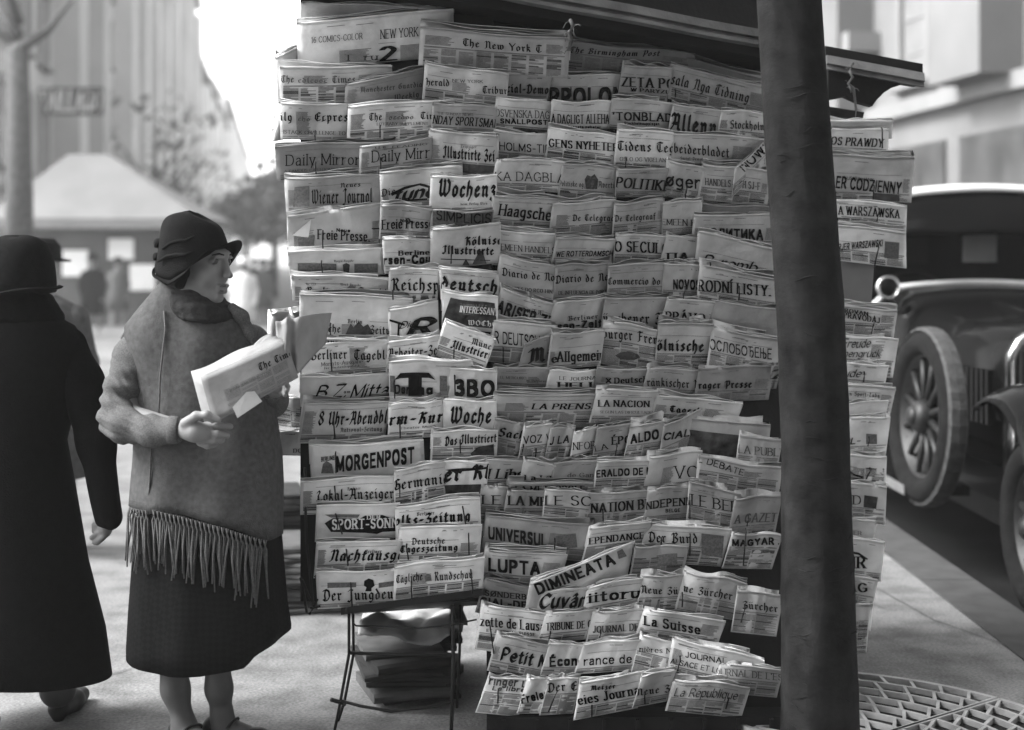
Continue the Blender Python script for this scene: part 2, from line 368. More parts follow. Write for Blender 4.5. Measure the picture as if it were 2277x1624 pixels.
def text_polys(txt, sty, hcap, width):
    tab, nw, nth, ang, sh, ser, trk = STY[sty]; P = []; x = 0
    n = (math.cos(R(ang)) * nw / 2, math.sin(R(ang)) * nw / 2); m = (-math.sin(R(ang)) * nth / 2, math.cos(R(ang)) * nth / 2)
    nib = [(a * n[0] + b * m[0], a * n[1] + b * m[1]) for a in (-1, 1) for b in (-1, 1)]
    def pen(pts):
        for p, q in zip(pts[:-1], pts[1:]): P.append(hull([(p[0] + e[0], p[1] + e[1]) for e in nib] + [(q[0] + e[0], q[1] + e[1]) for e in nib]))
    for ch in txt:
        if ch == ' ': x += .46; continue
        mark = ''
        if ch in DIA: d = DIA[ch]; ch, mark = d[0], d[1:]
        adv, st = tab.get(ch, ROM.get(ch, ROM['-']))
        ox = x + nw * .45
        for smooth, pts in st:
            q = catmull(pts) if smooth else pts
            q = [(a + ox, b) for a, b in q]; pen(q)
            if ser:
                for e, nb in ((q[0], q[1]), (q[-1], q[-2])):
                    if abs(e[1] - nb[1]) > abs(e[0] - nb[0]) * .9 and min(abs(e[1]), abs(e[1] - 1), abs(e[1] - .68)) < .02:
                        P.append([(e[0] - ser, e[1] - .035), (e[0] + ser, e[1] - .035), (e[0] + ser, e[1] + .035), (e[0] - ser, e[1] + .035)])
        if mark:
            top = 1.12 if ch.isupper() else .86; cx = ox + adv * .42
            if mark == ':': pen([(cx - .13, top), (cx - .11, top + .04)]); pen([(cx + .11, top), (cx + .13, top + .04)])
            elif mark == '/': pen([(cx - .06, top), (cx + .1, top + .18)])
            elif mark == '`': pen([(cx + .06, top), (cx - .1, top + .14)])
            elif mark == '^': pen([(cx - .12, top), (cx, top + .14)]); pen([(cx, top + .14), (cx + .12, top)])
            elif mark == '%': pen([(ox - .05, -.06), (ox + adv, .78 if not ch.isupper() else 1.05)])
        x += adv + trk + nw * .55
    tot = max(.01, x - trk); kx = width / tot
    return [[((a + sh * b) * kx, b * hcap) for a, b in p] for p in P]
def clip_poly(p, lo, hi, axis):
    for s_, lim in ((1, lo), (-1, hi)):
        out = []
        for i in range(len(p)):
            a, b = p[i - 1], p[i]; da, db = s_ * (a[axis] - lim), s_ * (b[axis] - lim)
            if (da < 0) != (db < 0):
                t = da / (da - db); out.append(tuple(a[k] + (b[k] - a[k]) * t for k in (0, 1)))
            if db >= 0: out.append(b)
        p = out
        if len(p) < 3: return None
    return p
# ------------------------------------------------------------------ newspapers
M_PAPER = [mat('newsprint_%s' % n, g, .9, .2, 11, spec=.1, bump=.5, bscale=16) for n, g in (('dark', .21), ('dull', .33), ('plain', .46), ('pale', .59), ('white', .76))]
M_INK = mat('printing_ink', .006, .9, .1, 30, spec=.04)
M_FINE = mat('fine_print', .13, .9, .35, 160, spec=.1)
M_FAINT = mat('faint_print', .06, .9, .3, 120, spec=.1)
M_WHITE = mat('unprinted_white', .7, .9, .08, 20, spec=.1)
M_PIC = mat('halftone_picture', .05, .9, .85, 26, spec=.05)
INKS = [M_INK, M_FINE, M_WHITE, M_PIC, M_FAINT]
def ystand(u, blk, v=700):
    if blk == 'L': return 4.56 + (u - 640) / 450 * .03
    if blk == 'R': return 4.64 + (u - 1090) / 650 * .42 * min(1, max(0, (1520 - v) / 750))
    if blk == 'W': return 5.14 + (u - 1850) / 180 * .02
    if blk == 'S': return 4.86
    return 4.7
# ------------------------------------------------------------------ materials of the place
M_PAVE = mat('pavement_asphalt', .165, .95, .3, 1.9, spec=.1, bump=.35, bscale=70, detail=9)
t_ = M_PAVE.node_tree; b_ = t_.nodes['Principled BSDF']; tc = t_.nodes.new('ShaderNodeTexCoord')
lay = [t_.nodes.new('ShaderNodeTexNoise') for _ in range(3)]
for n_, sc_, dt in zip(lay, (.55, 6.0, 90.0), (5, 6, 3)): n_.inputs['Scale'].default_value = sc_; n_.inputs['Detail'].default_value = dt; t_.links.new(tc.outputs['Object'], n_.inputs['Vector'])
def mrange(src, a, b, c, d):
    r_ = t_.nodes.new('ShaderNodeMapRange'); [setattr(r_.inputs[i + 1], 'default_value', q) for i, q in enumerate((a, b, c, d))]; t_.links.new(src, r_.inputs[0]); return r_.outputs[0]
def mmul(a, b):
    r_ = t_.nodes.new('ShaderNodeMath'); r_.operation = 'MULTIPLY'; t_.links.new(a, r_.inputs[0]); t_.links.new(b, r_.inputs[1]); return r_.outputs[0]
t_.links.new(mmul(mmul(mrange(lay[0].outputs[0], .35, .65, .13, .2), mrange(lay[1].outputs[0], .3, .6, .62, 1.08)), mrange(lay[2].outputs[0], .3, .7, .7, 1.25)), b_.inputs['Base Color'])
M_ROAD = mat('road_stone', .012, .95, .2, 2.5, spec=.02, bump=.4, bscale=30)
M_KERB = mat('kerb_granite', .06, .95, .15, 8, spec=.03, bump=.2)
M_SOIL = mat('pit_soil', .012, .95, .4, 9, bump=.5)
M_IRON = mat('worn_iron', .3, .55, .25, 14, metal=.35, bump=.2)
M_DWOOD = mat('painted_dark_wood', .009, .7, .4, 5, bump=.15, spec=.12)
M_DWOOD2 = mat('weathered_trim', .12, .6, .35, 9, bump=.25, spec=.3)
M_BLACKM = mat('black_metal', .01, .55, .3, 12, spec=.2)
M_ROPE = mat('frayed_rope', .07, .95, .4, 50, bump=.5)
M_STONE = [mat('facade_stone_%s' % n, g * .95, .9, .16, .35, detail=8) for n, g in (('warm', .42), ('pale', .56), ('grey', .34), ('haze_pale', .72), ('haze_white', .85))]  # farther fronts paler: the street haze put into the stone colour
M_TRIM = mat('stone_trim', .25, .85, .1, .6)
M_GLASSD = mat('window_glass', .12, .4, .3, .7, spec=.3)
M_SHUT = mat('louvred_shutter', .16, .7, .15, 2)
M_CURT = mat('window_blind', .16, .8, .2, 1.5)
M_ZINC = mat('zinc_roof', .2, .5, .2, .8, metal=.3)
M_SIGN = mat('sign_white', .86, .6, .05, 4)
M_AWN = mat('canvas_awning', .16, .9, .12, 1.2, bump=.1, bscale=5)
M_SHOP = mat('dark_shopfront', .05, .4, .5, .9)
M_LEAF = mat('hazy_foliage', .2, .9, .4, 3)
def add(mb, name, m, parent, smooth=False):
    o = mb.build(name, m, smooth=smooth); o.parent = parent; return o
def lcopy(o, parent, loc, rz=None):
    c = o.copy(); COL.objects.link(c); c.parent = parent; c.location = loc
    if rz is not None: c.rotation_euler = (0, 0, rz)
    for ch in o.children:
        d = ch.copy(); COL.objects.link(d); d.parent = c
    return c

# ------------------------------------------------------------------ ground
setp(MB().add([(-400, -30, -.14), (400, -30, -.14), (400, 900, -.14), (-400, 900, -.14)], [(0, 1, 2, 3)]).build('road', M_ROAD), kind='structure')
KX = 2.2
setp(MB().box((-29, 190, -.07), (62.0, 430, .14)).build('pavement', M_PAVE), kind='structure')
km = MB()
for k in range(60): km.box((KX - .13 + .0, -18 + k * 1.5, -.068), (.26, 1.492, .15))
setp(km.build('kerb', M_KERB), kind='structure')
setp(MB().box((14.5, 190, -.07), (9, 430, .14)).build('far_pavement', M_PAVE), kind='structure')
# hairline joints and a damp stain in the pavement
jm = MB()
for pts in ([(1.66, 6.9), (1.72, 6.4), (1.78, 6.0), (1.95, 5.6), (2.05, 5.2)], [(1.25, 7.4), (1.5, 6.6), (1.62, 6.2)], [(-1.6, 5.0), (-1.2, 5.6), (-.9, 6.6)]):
    for (a, b), (c, d) in zip(pts[:-1], pts[1:]): jm.add([(a - .003, b, .004), (a + .003, b, .004), (c + .003, d, .004), (c - .003, d, .004)], [(0, 1, 2, 3)])
setp(jm.build('pavement_crack', mat('crack_dirt', .075, .95, .3, 20)), kind='structure')

# ------------------------------------------------------------------ houses along the street
def house(loc, dirv, length, depth, height, floors, bays, wall, label, first=3.8, wscale=1.0, balc=True, trim=None):
    trim = trim or M_TRIM
    t = Vector((dirv[0], dirv[1], 0)).normalized()
    e = empty('town_house', loc, label, 'building', 'houses along the street'); e.rotation_euler = (0, 0, math.atan2(t.y, t.x))
    # local: x along the street, -y towards the street (outward), z up
    b = MB().box((length / 2, depth / 2, height / 2), (length, depth, height)); add(b, 'wall', wall, e)
    fh = (height - first) / floors; c = MB()
    c.box((length / 2, -.3, height - .25), (length + .2, .7, .5)); add(MB().box((length / 2, -.12, first), (length + .1, .3, .35)), 'string_course', trim, e)
    for f in range(1, floors if balc else 0): c.box((length / 2, -.06, first + fh * f), (length, .16, .18))
    add(c, 'cornice', trim, e)
    rf = MB().prism([(-.1, .1, height), (-.1, 1.6, height + 2.6), (-.1, depth - 1.6, height + 2.9), (-.1, depth, height)], (length + .2, 0, 0)); rf = add(rf, 'roof', M_ZINC, e)
    for q in range(0 if balc else bays // 2):
        if q == 0 and loc[1] < 38.5: continue
        add(MB().box((length / bays * (2 * q + 1.5), -.45, first + (height - first) * .45), (length / bays * .62, .9, (height - first) * .88)), 'bay', wall, e)
        add(MB().box((length / bays * (2 * q + 1), depth * .3, height + 2.6 + .5 * (q % 3)), (1.0, 1.6, 3.2)), 'chimney', wall, rf)
    bw_ = length / bays; ww, wh = bw_ * .4 * wscale, fh * .62
    m = MB(); m.box((0, -.02, wh / 2), (ww, .05, wh)); win = add(m, 'window', M_GLASSD, e)
    m2 = MB(); m2.box((-ww / 2 - .09, -.07, wh / 2), (.16, .16, wh + .3)); m2.box((ww / 2 + .09, -.07, wh / 2), (.16, .16, wh + .3)); m2.box((0, -.09, wh + .12), (ww + .3, .2, .22))
    for k in (-1, 1): m2.box((k * ww * .0, -.055, wh * .5 + k * wh * .18), (ww, .03, .05))
    add(m2, 'frame', trim, win)
    m3 = MB(); m3.box((0, -.12, -.04), (ww + .7, .42, .1)); m3.box((0, -.38, .8), (ww + .66, .05, .06)) if balc else 0
    for k in range(9 if balc else 0): m3.box((-ww / 2 - .3 + (ww + .6) * k / 8, -.38, .4), (.03, .03, .78))
    add(m3, 'balcony' if balc else 'sill', M_DWOOD2 if floors > 4 and balc else trim, win)
    alt = []
    for mm_ in (M_SHUT, M_CURT): d_ = win.data.copy(); d_.materials.clear(); d_.materials.append(mm_); alt.append(d_)
    fst = True; rg = random.Random(int(length * 100))
    for f in range(floors):
        for q in range(bays):
            p = (bw_ * (q + .5), 0, first + fh * f + fh * .14)
            if fst: win.location = p; fst = False; continue
            n_ = lcopy(win, e, p); k = rg.random()
            if k < .55:
                n_.data = alt[0 if k < .2 else 1]
    s = MB(); s.box((bw_ * .5, -.03, first * .43), (bw_ * .8, .08, first * .8)); sh = add(s, 'shop_window', M_SHOP, e)
    for q in range(1, bays): lcopy(sh, e, (bw_ * q, 0, 0))
    return e
DV = Vector((-.16, 1, 0)).normalized()
def onleft(Y): return Vector((-7.9 - .16 * Y, Y, 0))
def onright(Y): return Vector((14.0 - .16 * Y, Y, 0))
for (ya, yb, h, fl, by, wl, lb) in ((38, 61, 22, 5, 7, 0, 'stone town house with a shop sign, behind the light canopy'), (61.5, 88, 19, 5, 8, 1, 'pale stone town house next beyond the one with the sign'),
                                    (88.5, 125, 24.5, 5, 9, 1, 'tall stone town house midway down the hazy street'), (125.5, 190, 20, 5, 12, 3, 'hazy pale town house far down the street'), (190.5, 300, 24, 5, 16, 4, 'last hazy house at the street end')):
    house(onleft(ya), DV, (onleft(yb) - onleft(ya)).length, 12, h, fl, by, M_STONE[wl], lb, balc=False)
hr = house(onright(40), -DV, (onright(40) - onright(16)).length, 12, 19, 4, 7, mat('soot_stone', .14, .9, .2, .5), 'stone house with pale ledges rising behind the black car', first=5.0, wscale=.9, balc=False, trim=mat('soot_trim', .19, .9, .15, .8))
lg = MB(); lg.box((4.2, -.4, 6.75), (5.0, .8, .45)); add(lg, 'ledge', mat('ledge_stone', .2, .9, .1, 1), hr)
house(onright(78), -DV, (onright(78) - onright(56)).length, 12, 20, 5, 7, M_STONE[2], 'grey house glimpsed above the kiosk roof')

house(Vector((20, -6.5, 0)), Vector((-1, 0, 0)), 27, 10, 19, 5, 8, M_STONE[2], 'grey town house on the near side of the pavement, facing the kiosk')  # unseen front behind the camera, added to block the low sky light

def letters(txt, sty, hc, width, depth):
    m = MB()
    for p in text_polys(txt, sty, hc, width): m.prism([(a, 0, b) for a, b in p], (0, -depth, 0))
    return m
e = empty('shop_sign', W(85, 225, 45.6) + Vector((0, 0, -.3)), 'projecting shop sign with raised white letters on the hazy house front', 'shop sign')
add(MB().box((.98, .1, .3), (2.2, .1, .9)), 'sign_board', mat('sign_ground', .1, .8, .2, 3), e); add(letters('TAILLARD', 'sai', .6, 2.0, .06), 'lettering', M_SIGN, e)

# canopy pavilion across the street
e = empty('canopy_pavilion', (-10.0, 36, 0), 'pavilion with a broad pale canvas canopy over a dark counter', 'pavilion')
add(MB().rings([[(-2.7, -1.9, 2.62), (2.55, -1.9, 2.62), (2.55, 1.9, 2.62), (-2.7, 1.9, 2.62)], [(-1.2, -.1, 4.3), (-.2, -.1, 4.3), (-.2, .1, 4.3), (-1.2, .1, 4.3)]]), 'canopy', M_AWN, e)
add(MB().box((0, -1.88, 2.5), (5.2, .04, .22)), 'valance', M_AWN, e)
add(MB().box((0, .3, 1.2), (4.6, 2.4, 2.4)), 'counter', M_SHOP, e)
for k in range(5):
    o = MB().box((0, 0, 0), (.62, .04, .5 + .14 * (k % 2))); q = add(o, 'lit_window_spot', M_SIGN, e); q.location = (-1.9 + .93 * k + .2 * (k % 3), -.94, 1.2 + .35 * ((k * 7) % 3))  # bright spots of lit shop windows put in as white panels
for k in (-1, 1):
    add(MB().tube([(k * 2.5, -1.8, 0), (k * 2.5, -1.8, 2.6)], .05), 'post', M_BLACKM, e)

# trees of the street
def leafy(name, loc, h, r, trunk_r, label, n, seed, limbs=7, th=.45):
    rg = random.Random(seed); e = empty(name, loc, label, 'tree', 'street trees in the haze')
    m = MB(); m.tube([(0, 0, 0), (.03, 0, h * .3), (-.02, .02, h * .62)], [trunk_r * 1.15, trunk_r, trunk_r * .8], 10); add(m, 'trunk', M_BARK, e, True)
    for k in range(limbs):
        a = k * 2.4; l = MB(); p0 = Vector((0, 0, h * (th + .03 * k))); d = Vector((math.cos(a), math.sin(a), rg.uniform(.5, 1.1)))
        l.tube([p0, p0 + d * r * .4, p0 + d * r * .75 + Vector((0, 0, .2 * r))], [trunk_r * .5, trunk_r * .3, trunk_r * .1], 6); add(l, 'limb', M_BARK, e, True)
    c = MB()
    for k in range(n):
        while True:
            p = Vector((rg.uniform(-1, 1), rg.uniform(-1, 1), rg.uniform(-1, 1)))
            if p.length < 1: break
        q = Vector((p.x * r, p.y * r, h * .72 + p.z * h * .3)); s_ = r * rg.uniform(.05, .11)
        a = Vector((rg.gauss(0, 1), rg.gauss(0, 1), rg.gauss(0, 1))).normalized(); b = a.orthogonal().normalized(); d = a.cross(b)
        c.add([q - b * s_ - d * s_ * .6, q + b * s_ - d * s_ * .6, q + b * s_ + d * s_ * .6, q - b * s_ + d * s_ * .6], [(0, 1, 2, 3)])
    if n: add(c, 'crown', M_LEAF, e)
M_BARK = mat('plane_bark', .045, .85, .5, 9, bump=.8, bscale=22)
leafy('street_tree', ((40 - CU) / F * 29, 29, 0), 9.5, 1.5, .27, 'dark bare street tree with a thick forked trunk before the signed house', 0, 3, th=.62, limbs=3)
leafy('street_tree', ((610 - CU) / F * 64, 64, 0), 5.6, 2.3, .16, 'round hazy tree far off beside the edge of the rack', 700, 4)
leafy('street_tree', ((548 - CU) / F * 95, 95, 0), 6.5, 2.6, .16, 'faint tree far off between the white figure and the rack', 500, 5)
leafy('street_tree', ((675 - CU) / F * 48, 48, 0), 5.4, 2.0, .15, 'hazy tree half hidden behind the top of the rack', 500, 6)

for k_, (yy, xo, hh) in enumerate(((63, 2.2, 9.5), (77, 2.0, 10.5), (96, 2.2, 10.0), (120, 2.0, 10.0))):
    p_ = onleft(yy); leafy('street_tree', (p_.x + xo, yy, 0), hh, 2.5, .17, ('first', 'second', 'third', 'fourth')[k_] + ' twiggy boulevard tree in the row along the hazy house fronts', 70, 40 + k_, th=.4)
# ------------------------------------------------------------------ the kiosk
K = empty('newspaper_kiosk', (0, 5.0, 0), 'dark wooden newspaper kiosk with overhanging roof, covered in racks of papers', 'news kiosk')
def slabq(mb, pts, Yf, th):
    """vertical board: list of (u,v) at depth Yf(u), th metres thick to the back"""
    a = [W(u, v, Yf(u)) for u, v in pts]; mb.prism(a, (0, th, 0))
def board(blk, us, vs, off=.022, th=.04):
    m = MB(); rs = []
    for v in vs:
        f = [W(u, v, ystand(u, blk, v) + off) for u in us]; rs.append(f + [p + Vector((0, th, 0)) for p in reversed(f)])
    m.rings(rs); m.build('rack_board', M_DWOOD, K)
board('L', [668, 880, 1096], [-60, 400, 900, 1338]); board('R', [1082 + 67 * k for k in range(11)], [-60, 300, 700, 770, 900, 1050, 1200, 1350, 1450, 1520, 1590])
m = MB(); slabq(m, [(1700, 232), (1905, 246), (1905, 600), (1880, 1480), (1700, 1480)], lambda u: 5.17, .05); m.build('door_board', M_DWOOD, K)
m = MB(); slabq(m, [(1868, 580), (1944, 586), (1936, 700), (1862, 690)], lambda u: 5.14, .02); m.build('grey_panel', mat('grey_board', .13, .6, .2, 5), K)
slab_b = MB(); slab_b.prism([(-.07, 4.78, 0), (.95, 5.2, 0), (.95, 5.95, 0), (-.07, 5.95, 0)], (0, 0, 2.35)); slab_b.build('cabin', M_DWOOD, K)
m = MB(); q = [W(1082, 1588, 4.545), W(1752, 1588, 4.56)]; q = [(q[0].x, q[0].y, .002), (q[1].x, q[1].y, .002), (q[1].x, q[1].y + .5, .002), (q[0].x, q[0].y + .3, .002)]; m.prism(q, (0, 0, .05))
for k in range(9): 
    f = (k + .5) / 9; a = Vector(q[0]).lerp(Vector(q[1]), f); m.box((a.x, a.y - .006, .026), (.012, .02, .045))
m.build('base_cabinet', M_DWOOD, K)
# roof: slab, moulded fascia along the front eave
A, B = W(560, -136, 4.2), W(1716, 82, 4.82)
back = Vector((0, 1.6, .12)); dn = Vector((0, 0, -1))
m = MB(); m.prism([A + dn * .02, B + dn * .02, B + back, A + back], (0, 0, .022)); m.build('roof', M_ZINC, K)
m = MB()
ax = (B - A).normalized(); prof = [(0, .012), (-.03, .012), (-.03, -.014), (-.012, -.018), (-.016, -.026), (-.036, -.031), (-.036, -.042), (0, -.046)]
m.rings([[P + Vector((0, a, b)) + Vector((0, 0, .0015 * math.sin(14 * k))) for a, b in prof] for k, P in enumerate([A.lerp(B, t / 14) for t in range(15)])]); m.build('fascia', M_DWOOD2, K)
m = MB(); m.prism([A + Vector((0, .01, -.075)), B + Vector((0, .01, -.075)), B + Vector((0, .5, -.09)), A + Vector((0, .55, -.04))], (0, 0, .03)); m.build('soffit', M_DWOOD, K)
# end canopy on a shaped bracket beyond the tree
C0, C1 = W(1836, 124, 5.08), W(2052, 164, 5.1)
m = MB(); m.prism([C0, C1, C1 + Vector((0, .55, .02)), C0 + Vector((0, .55, .02))], (0, 0, .035)); m.build('end_canopy', M_DWOOD, K)
m = MB(); m.rings([[P + Vector((0, a, b)) for a, b in ((-.02, .0), (-.028, -.03), (-.012, -.034), (-.02, -.05), (0, -.05), (.02, 0))] for P in (C0, C1)]); m.build('end_fascia', M_DWOOD2, K)
m = MB(); pl = [(1842, 150), (2048, 188), (2040, 190), (2010, 186), (1985, 194), (1966, 206), (1950, 222), (1940, 236), (1905, 226), (1880, 214), (1842, 222)]
m.prism([W(u, v, 5.12) for u, v in pl], (0, .05, 0)); m.build('bracket', M_DWOOD, K)
m = MB(); m.prism([W(u, v, 5.1) for u, v in ((1836, 236), (1922, 250), (1918, 266), (1836, 258))], (0, .06, 0)); m.build('door_rail', M_DWOOD, K)
def ragged(pts, r, seed):
    rg = random.Random(seed); m = MB(); m.tube(pts, r, 8)
    for k in range(16):
        p = Vector(pts[rg.randrange(len(pts))]); d = Vector((rg.uniform(-1, 1), rg.uniform(-.5, 0), rg.uniform(-1, .6))) * .018; m.tube([p, p + d, p + d * 1.5 + Vector((0, 0, -.008))], .0012, 4)
    return m
ragged([W(1268, 44, 4.46), W(1274, 58, 4.45), W(1266, 70, 4.46), W(1270, 92, 4.5), W(1264, 112, 4.52)], .006, 2).build('rope_tie', M_ROPE, K, smooth=True)
ragged([W(1898, 140, 5.04), W(1888, 158, 5.03), W(1896, 172, 5.03), W(1886, 186, 5.05), W(1898, 196, 5.06), W(1904, 246, 5.08)], .005, 3).build('rope_tie', M_DWOOD2, K, smooth=True)
WIRES = [(845, 281, 845, 306, 'L'), (700, 293, 701, 312, 'L'), (701, 363, 703, 386, 'L'), (846, 353, 847, 376, 'L'), (717, 516, 718, 552, 'L'), (1004, 552, 1003, 586, 'L'), (714, 583, 717, 606, 'L'), (873, 649, 874, 666, 'L'),
 (734, 722, 735, 744, 'L'), (735, 786, 738, 826, 'L'), (1010, 766, 1009, 796, 'L'), (876, 850, 878, 886, 'L'), (1011, 833, 1012, 874, 'L'), (741, 928, 745, 976, 'L'), (889, 935, 890, 974, 'L'), (1119, 776, 1119, 806, 'R'),
 (1023, 982, 1024, 1008, 'L'), (746, 1006, 747, 1052, 'L'), (744, 1079, 746, 1106, 'L'), (746, 1140, 761, 1188, 'L'), (769, 1212, 774, 1258, 'L'), (779, 1278, 783, 1350, 'L'), (904, 1214, 908, 1244, 'L'), (1042, 1186, 1043, 1234, 'L'),
 (914, 1272, 916, 1340, 'L'), (1046, 1258, 1052, 1320, 'L'), (1027, 1116, 1036, 1168, 'L'), (889, 1082, 889, 1106, 'L'), (1341, 1138, 1341, 1162, 'R'), (1534, 1116, 1534, 1154, 'R'), (1665, 1150, 1661, 1170, 'R'), (1659, 1180, 1653, 1258, 'R'),
 (1234, 1202, 1233, 1226, 'R'), (1471, 1200, 1470, 1213, 'R'), (1535, 1190, 1534, 1236, 'R'), (1518, 1322, 1517, 1350, 'R'), (1089, 1384, 1098, 1454, 'R'), (1224, 1406, 1221, 1426, 'R'), (1108, 1522, 1107, 1564, 'R'), (1240, 1532, 1220, 1583, 'R'),
 (1316, 1550, 1316, 1596, 'R'), (1433, 1536, 1434, 1566, 'R'), (1513, 1464, 1507, 1492, 'R'), (1628, 1526, 1614, 1576, 'R'), (1657, 1350, 1648, 1384, 'R'), (1336, 1406, 1332, 1426, 'R'), (1580, 586, 1579, 606, 'R'), (1645, 640, 1643, 668, 'R'),
 (1524, 640, 1519, 664, 'R'), (1528, 414, 1524, 440, 'R'), (1392, 352, 1391, 372, 'R'), (1502, 200, 1502, 216, 'R'), (1270, 196, 1270, 214, 'R'), (1164, 990, 1160, 1012, 'R'), (1372, 990, 1368, 1016, 'R'), (1192, 1002, 1190, 1024, 'R'),
 (1944, 412, 1941, 450, 'W'), (1956, 462, 1950, 492, 'W'), (1954, 548, 1944, 596, 'W'), (1946, 706, 1938, 742, 'W'), (1923, 830, 1920, 850, 'W'), (1934, 975, 1930, 992, 'W'), (1936, 1044, 1926, 1066, 'W'), (1962, 286, 1962, 330, 'W')]
for u0, v0, u1, v1, bl in WIRES:
    Yw = ystand((u0 + u1) / 2, bl, (v0 + v1) / 2); f = .118 if bl == 'R' else .105
    m = MB(); m.tube([W(u0, v0, Yw - f) + Vector((0, .012, .004)), W(u0, v0 + 3, Yw - f), W((u0 + u1) / 2, (v0 + v1) / 2, Yw - f - .004), W(u1, v1, Yw - f + .01)], .0026, 6); m.build('holding_wire', M_BLACKM, K, smooth=True)

# iron hook frame hanging at the foot of the rack
hk = MB(); Yh = 4.5
for pts in ([(678, 1040), (681, 1200), (690, 1285), (697, 1352), (688, 1366)], [(668, 1284), (676, 1320), (682, 1362)], [(672, 1290), (688, 1330), (700, 1345), (708, 1330)], [(690, 1352), (712, 1348)], [(700, 1280), (716, 1296)]): hk.tube([W(u, v, Yh) for u, v in pts], .0045, 6)
hk.build('wire_hook', M_BLACKM, K, smooth=True)

# ------------------------------------------------------------------ folding table below the left racks
T = empty('folding_table', (W(900, 1600, 4.6).x, 4.62, 0), 'dark folding iron table with thin bowed rails under the pale racks', 'table')
ya, yb = 4.44, 4.86
m = MB(); a = [W(758, 1352, ya), W(1078, 1308, 4.52)]; m.prism([a[0], a[1], W(1092, 1330, 4.9), W(772, 1352, 4.9)], (0, 0, -.022)); m.build('tabletop', M_BLACKM, T)
def leg(pts, r=.0048): MB().tube(pts, r, 8).build('leg', M_BLACKM, T, smooth=True)
leg([W(776, 1360, 4.52), W(776, 1455, 4.52), W(757, 1560, 4.52), Vector((W(742, 1690, 4.52).x, 4.52, .006))]); leg([W(785, 1360, 4.66), W(786, 1455, 4.66), W(766, 1560, 4.66), Vector((W(752, 1650, 4.66).x, 4.66, .006))])
leg([W(1006, 1345, 4.52), W(1008, 1470, 4.52), Vector((W(1003, 1690, 4.52).x, 4.52, .006))], .006); leg([W(1024, 1345, 4.8), W(1022, 1450, 4.8), Vector((W(1016, 1620, 4.8).x, 4.8, .006))])
for pts, r in (([W(776, 1452, 4.52), W(880, 1456, 4.5), W(1008, 1458, 4.52)], .006), ([W(757, 1558, 4.52), W(800, 1570, 4.5), W(870, 1582, 4.48), W(940, 1574, 4.5), W(1004, 1560, 4.52)], .005),
               ([W(785, 1385, 4.54), W(792, 1392, 4.54), W(860, 1394, 4.5), W(930, 1398, 4.48), W(1000, 1390, 4.48), W(1060, 1378, 4.5)], .0028), ([W(736, 1556, 4.5), W(757, 1562, 4.52), W(766, 1566, 4.56)], .007)):
    MB().tube(pts, r, 6).build('rail', M_BLACKM, T, smooth=True)

# ------------------------------------------------------------------ piles of unsold papers on the pavement
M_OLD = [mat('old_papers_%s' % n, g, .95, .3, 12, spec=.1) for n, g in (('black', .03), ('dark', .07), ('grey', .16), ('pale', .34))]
def pile(cx, cy, w_, d_, n, z0, label, seed, top=True, rz=0.0, tones=(0, 1, 2)):
    rg = random.Random(seed); e = empty('newspaper_pile', (cx, cy, z0), label, 'newspaper pile', 'piles of spare newspapers')
    z = 0
    for k in range(n):
        h = rg.uniform(.018, .034); m = MB(); nx = 8; r = Matrix.Rotation(rz + rg.uniform(-.3, .3), 3, 'Z'); ox, oy = rg.uniform(-.05, .05), rg.uniform(-.04, .04); sg = rg.uniform(0, .01)
        rs = []
        for j in range(nx + 1):
            x = (j / nx - .5) * w_; zz = z - sg * (2 * j / nx - 1) ** 2
            rs.append([r @ Vector((x + ox, y + oy, 0)) + Vector((0, 0, zz + b)) for y, b in ((-d_ / 2, h * .3), (-d_ / 2 + .008, 0), (d_ / 2, 0), (d_ / 2, h), (-d_ / 2 + .012, h), (-d_ / 2, h * .7))])
        m.rings(rs); add(m, 'folded_copy', M_OLD[rg.choice(tones)], e, False); z += h * .97
    return e, z
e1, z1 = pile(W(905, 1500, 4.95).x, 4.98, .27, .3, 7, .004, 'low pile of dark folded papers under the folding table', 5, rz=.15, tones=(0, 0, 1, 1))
rg = random.Random(9); m = MB(); NX, NY = 30, 22; rs = []
for j in range(NX + 1):
    x = (j / NX - .5) * .31; rw = []
    for k in range(NY + 1):
        y = (k / NY - .5) * .27; edge = max(0, -y / .15); rw.append((x, y, .03 + .022 * abs(math.sin(13 * x + 9 * y)) + .016 * abs(math.sin(27 * x - 15 * y + 1)) + .006 * math.sin(50 * x + 33 * y) - .075 * edge ** 2 * (.4 + .6 * math.sin(9 * x + 1.2) ** 2)))
    rs.append(rw)
m.rings(rs, closed=False, cap=False); o = m.build('crumpled_newspaper', M_PAPER[1], loc=None, smooth=True); o.location = (W(905, 1450, 4.93).x, 4.92, z1 + .05)
sm = o.modifiers.new('thick', 'SOLIDIFY'); sm.thickness = .003
setp(o, 'crumpled bright newspaper draped over the pile under the table', 'newspaper')
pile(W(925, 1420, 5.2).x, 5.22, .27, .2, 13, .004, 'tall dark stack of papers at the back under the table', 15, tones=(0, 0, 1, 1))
m = MB(); m.prism([W(u, v, 5.06) for u, v in ((822, 1364), (872, 1366), (866, 1400), (838, 1440), (800, 1454), (816, 1430))], (0, .02, 0)); o = m.build('white_wrapper', M_PAPER[4], loc=W(830, 1454, 5.06)); setp(o, 'white sheet of wrapping propped behind the table leg', 'paper sheet')
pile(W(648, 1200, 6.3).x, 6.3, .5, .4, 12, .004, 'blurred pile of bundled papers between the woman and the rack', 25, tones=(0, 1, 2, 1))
pile(W(612, 1180, 6.9).x - .1, 6.9, .5, .4, 16, .004, 'second blurred bundle of papers behind the first pile', 26, rz=.3, tones=(0, 0, 1))

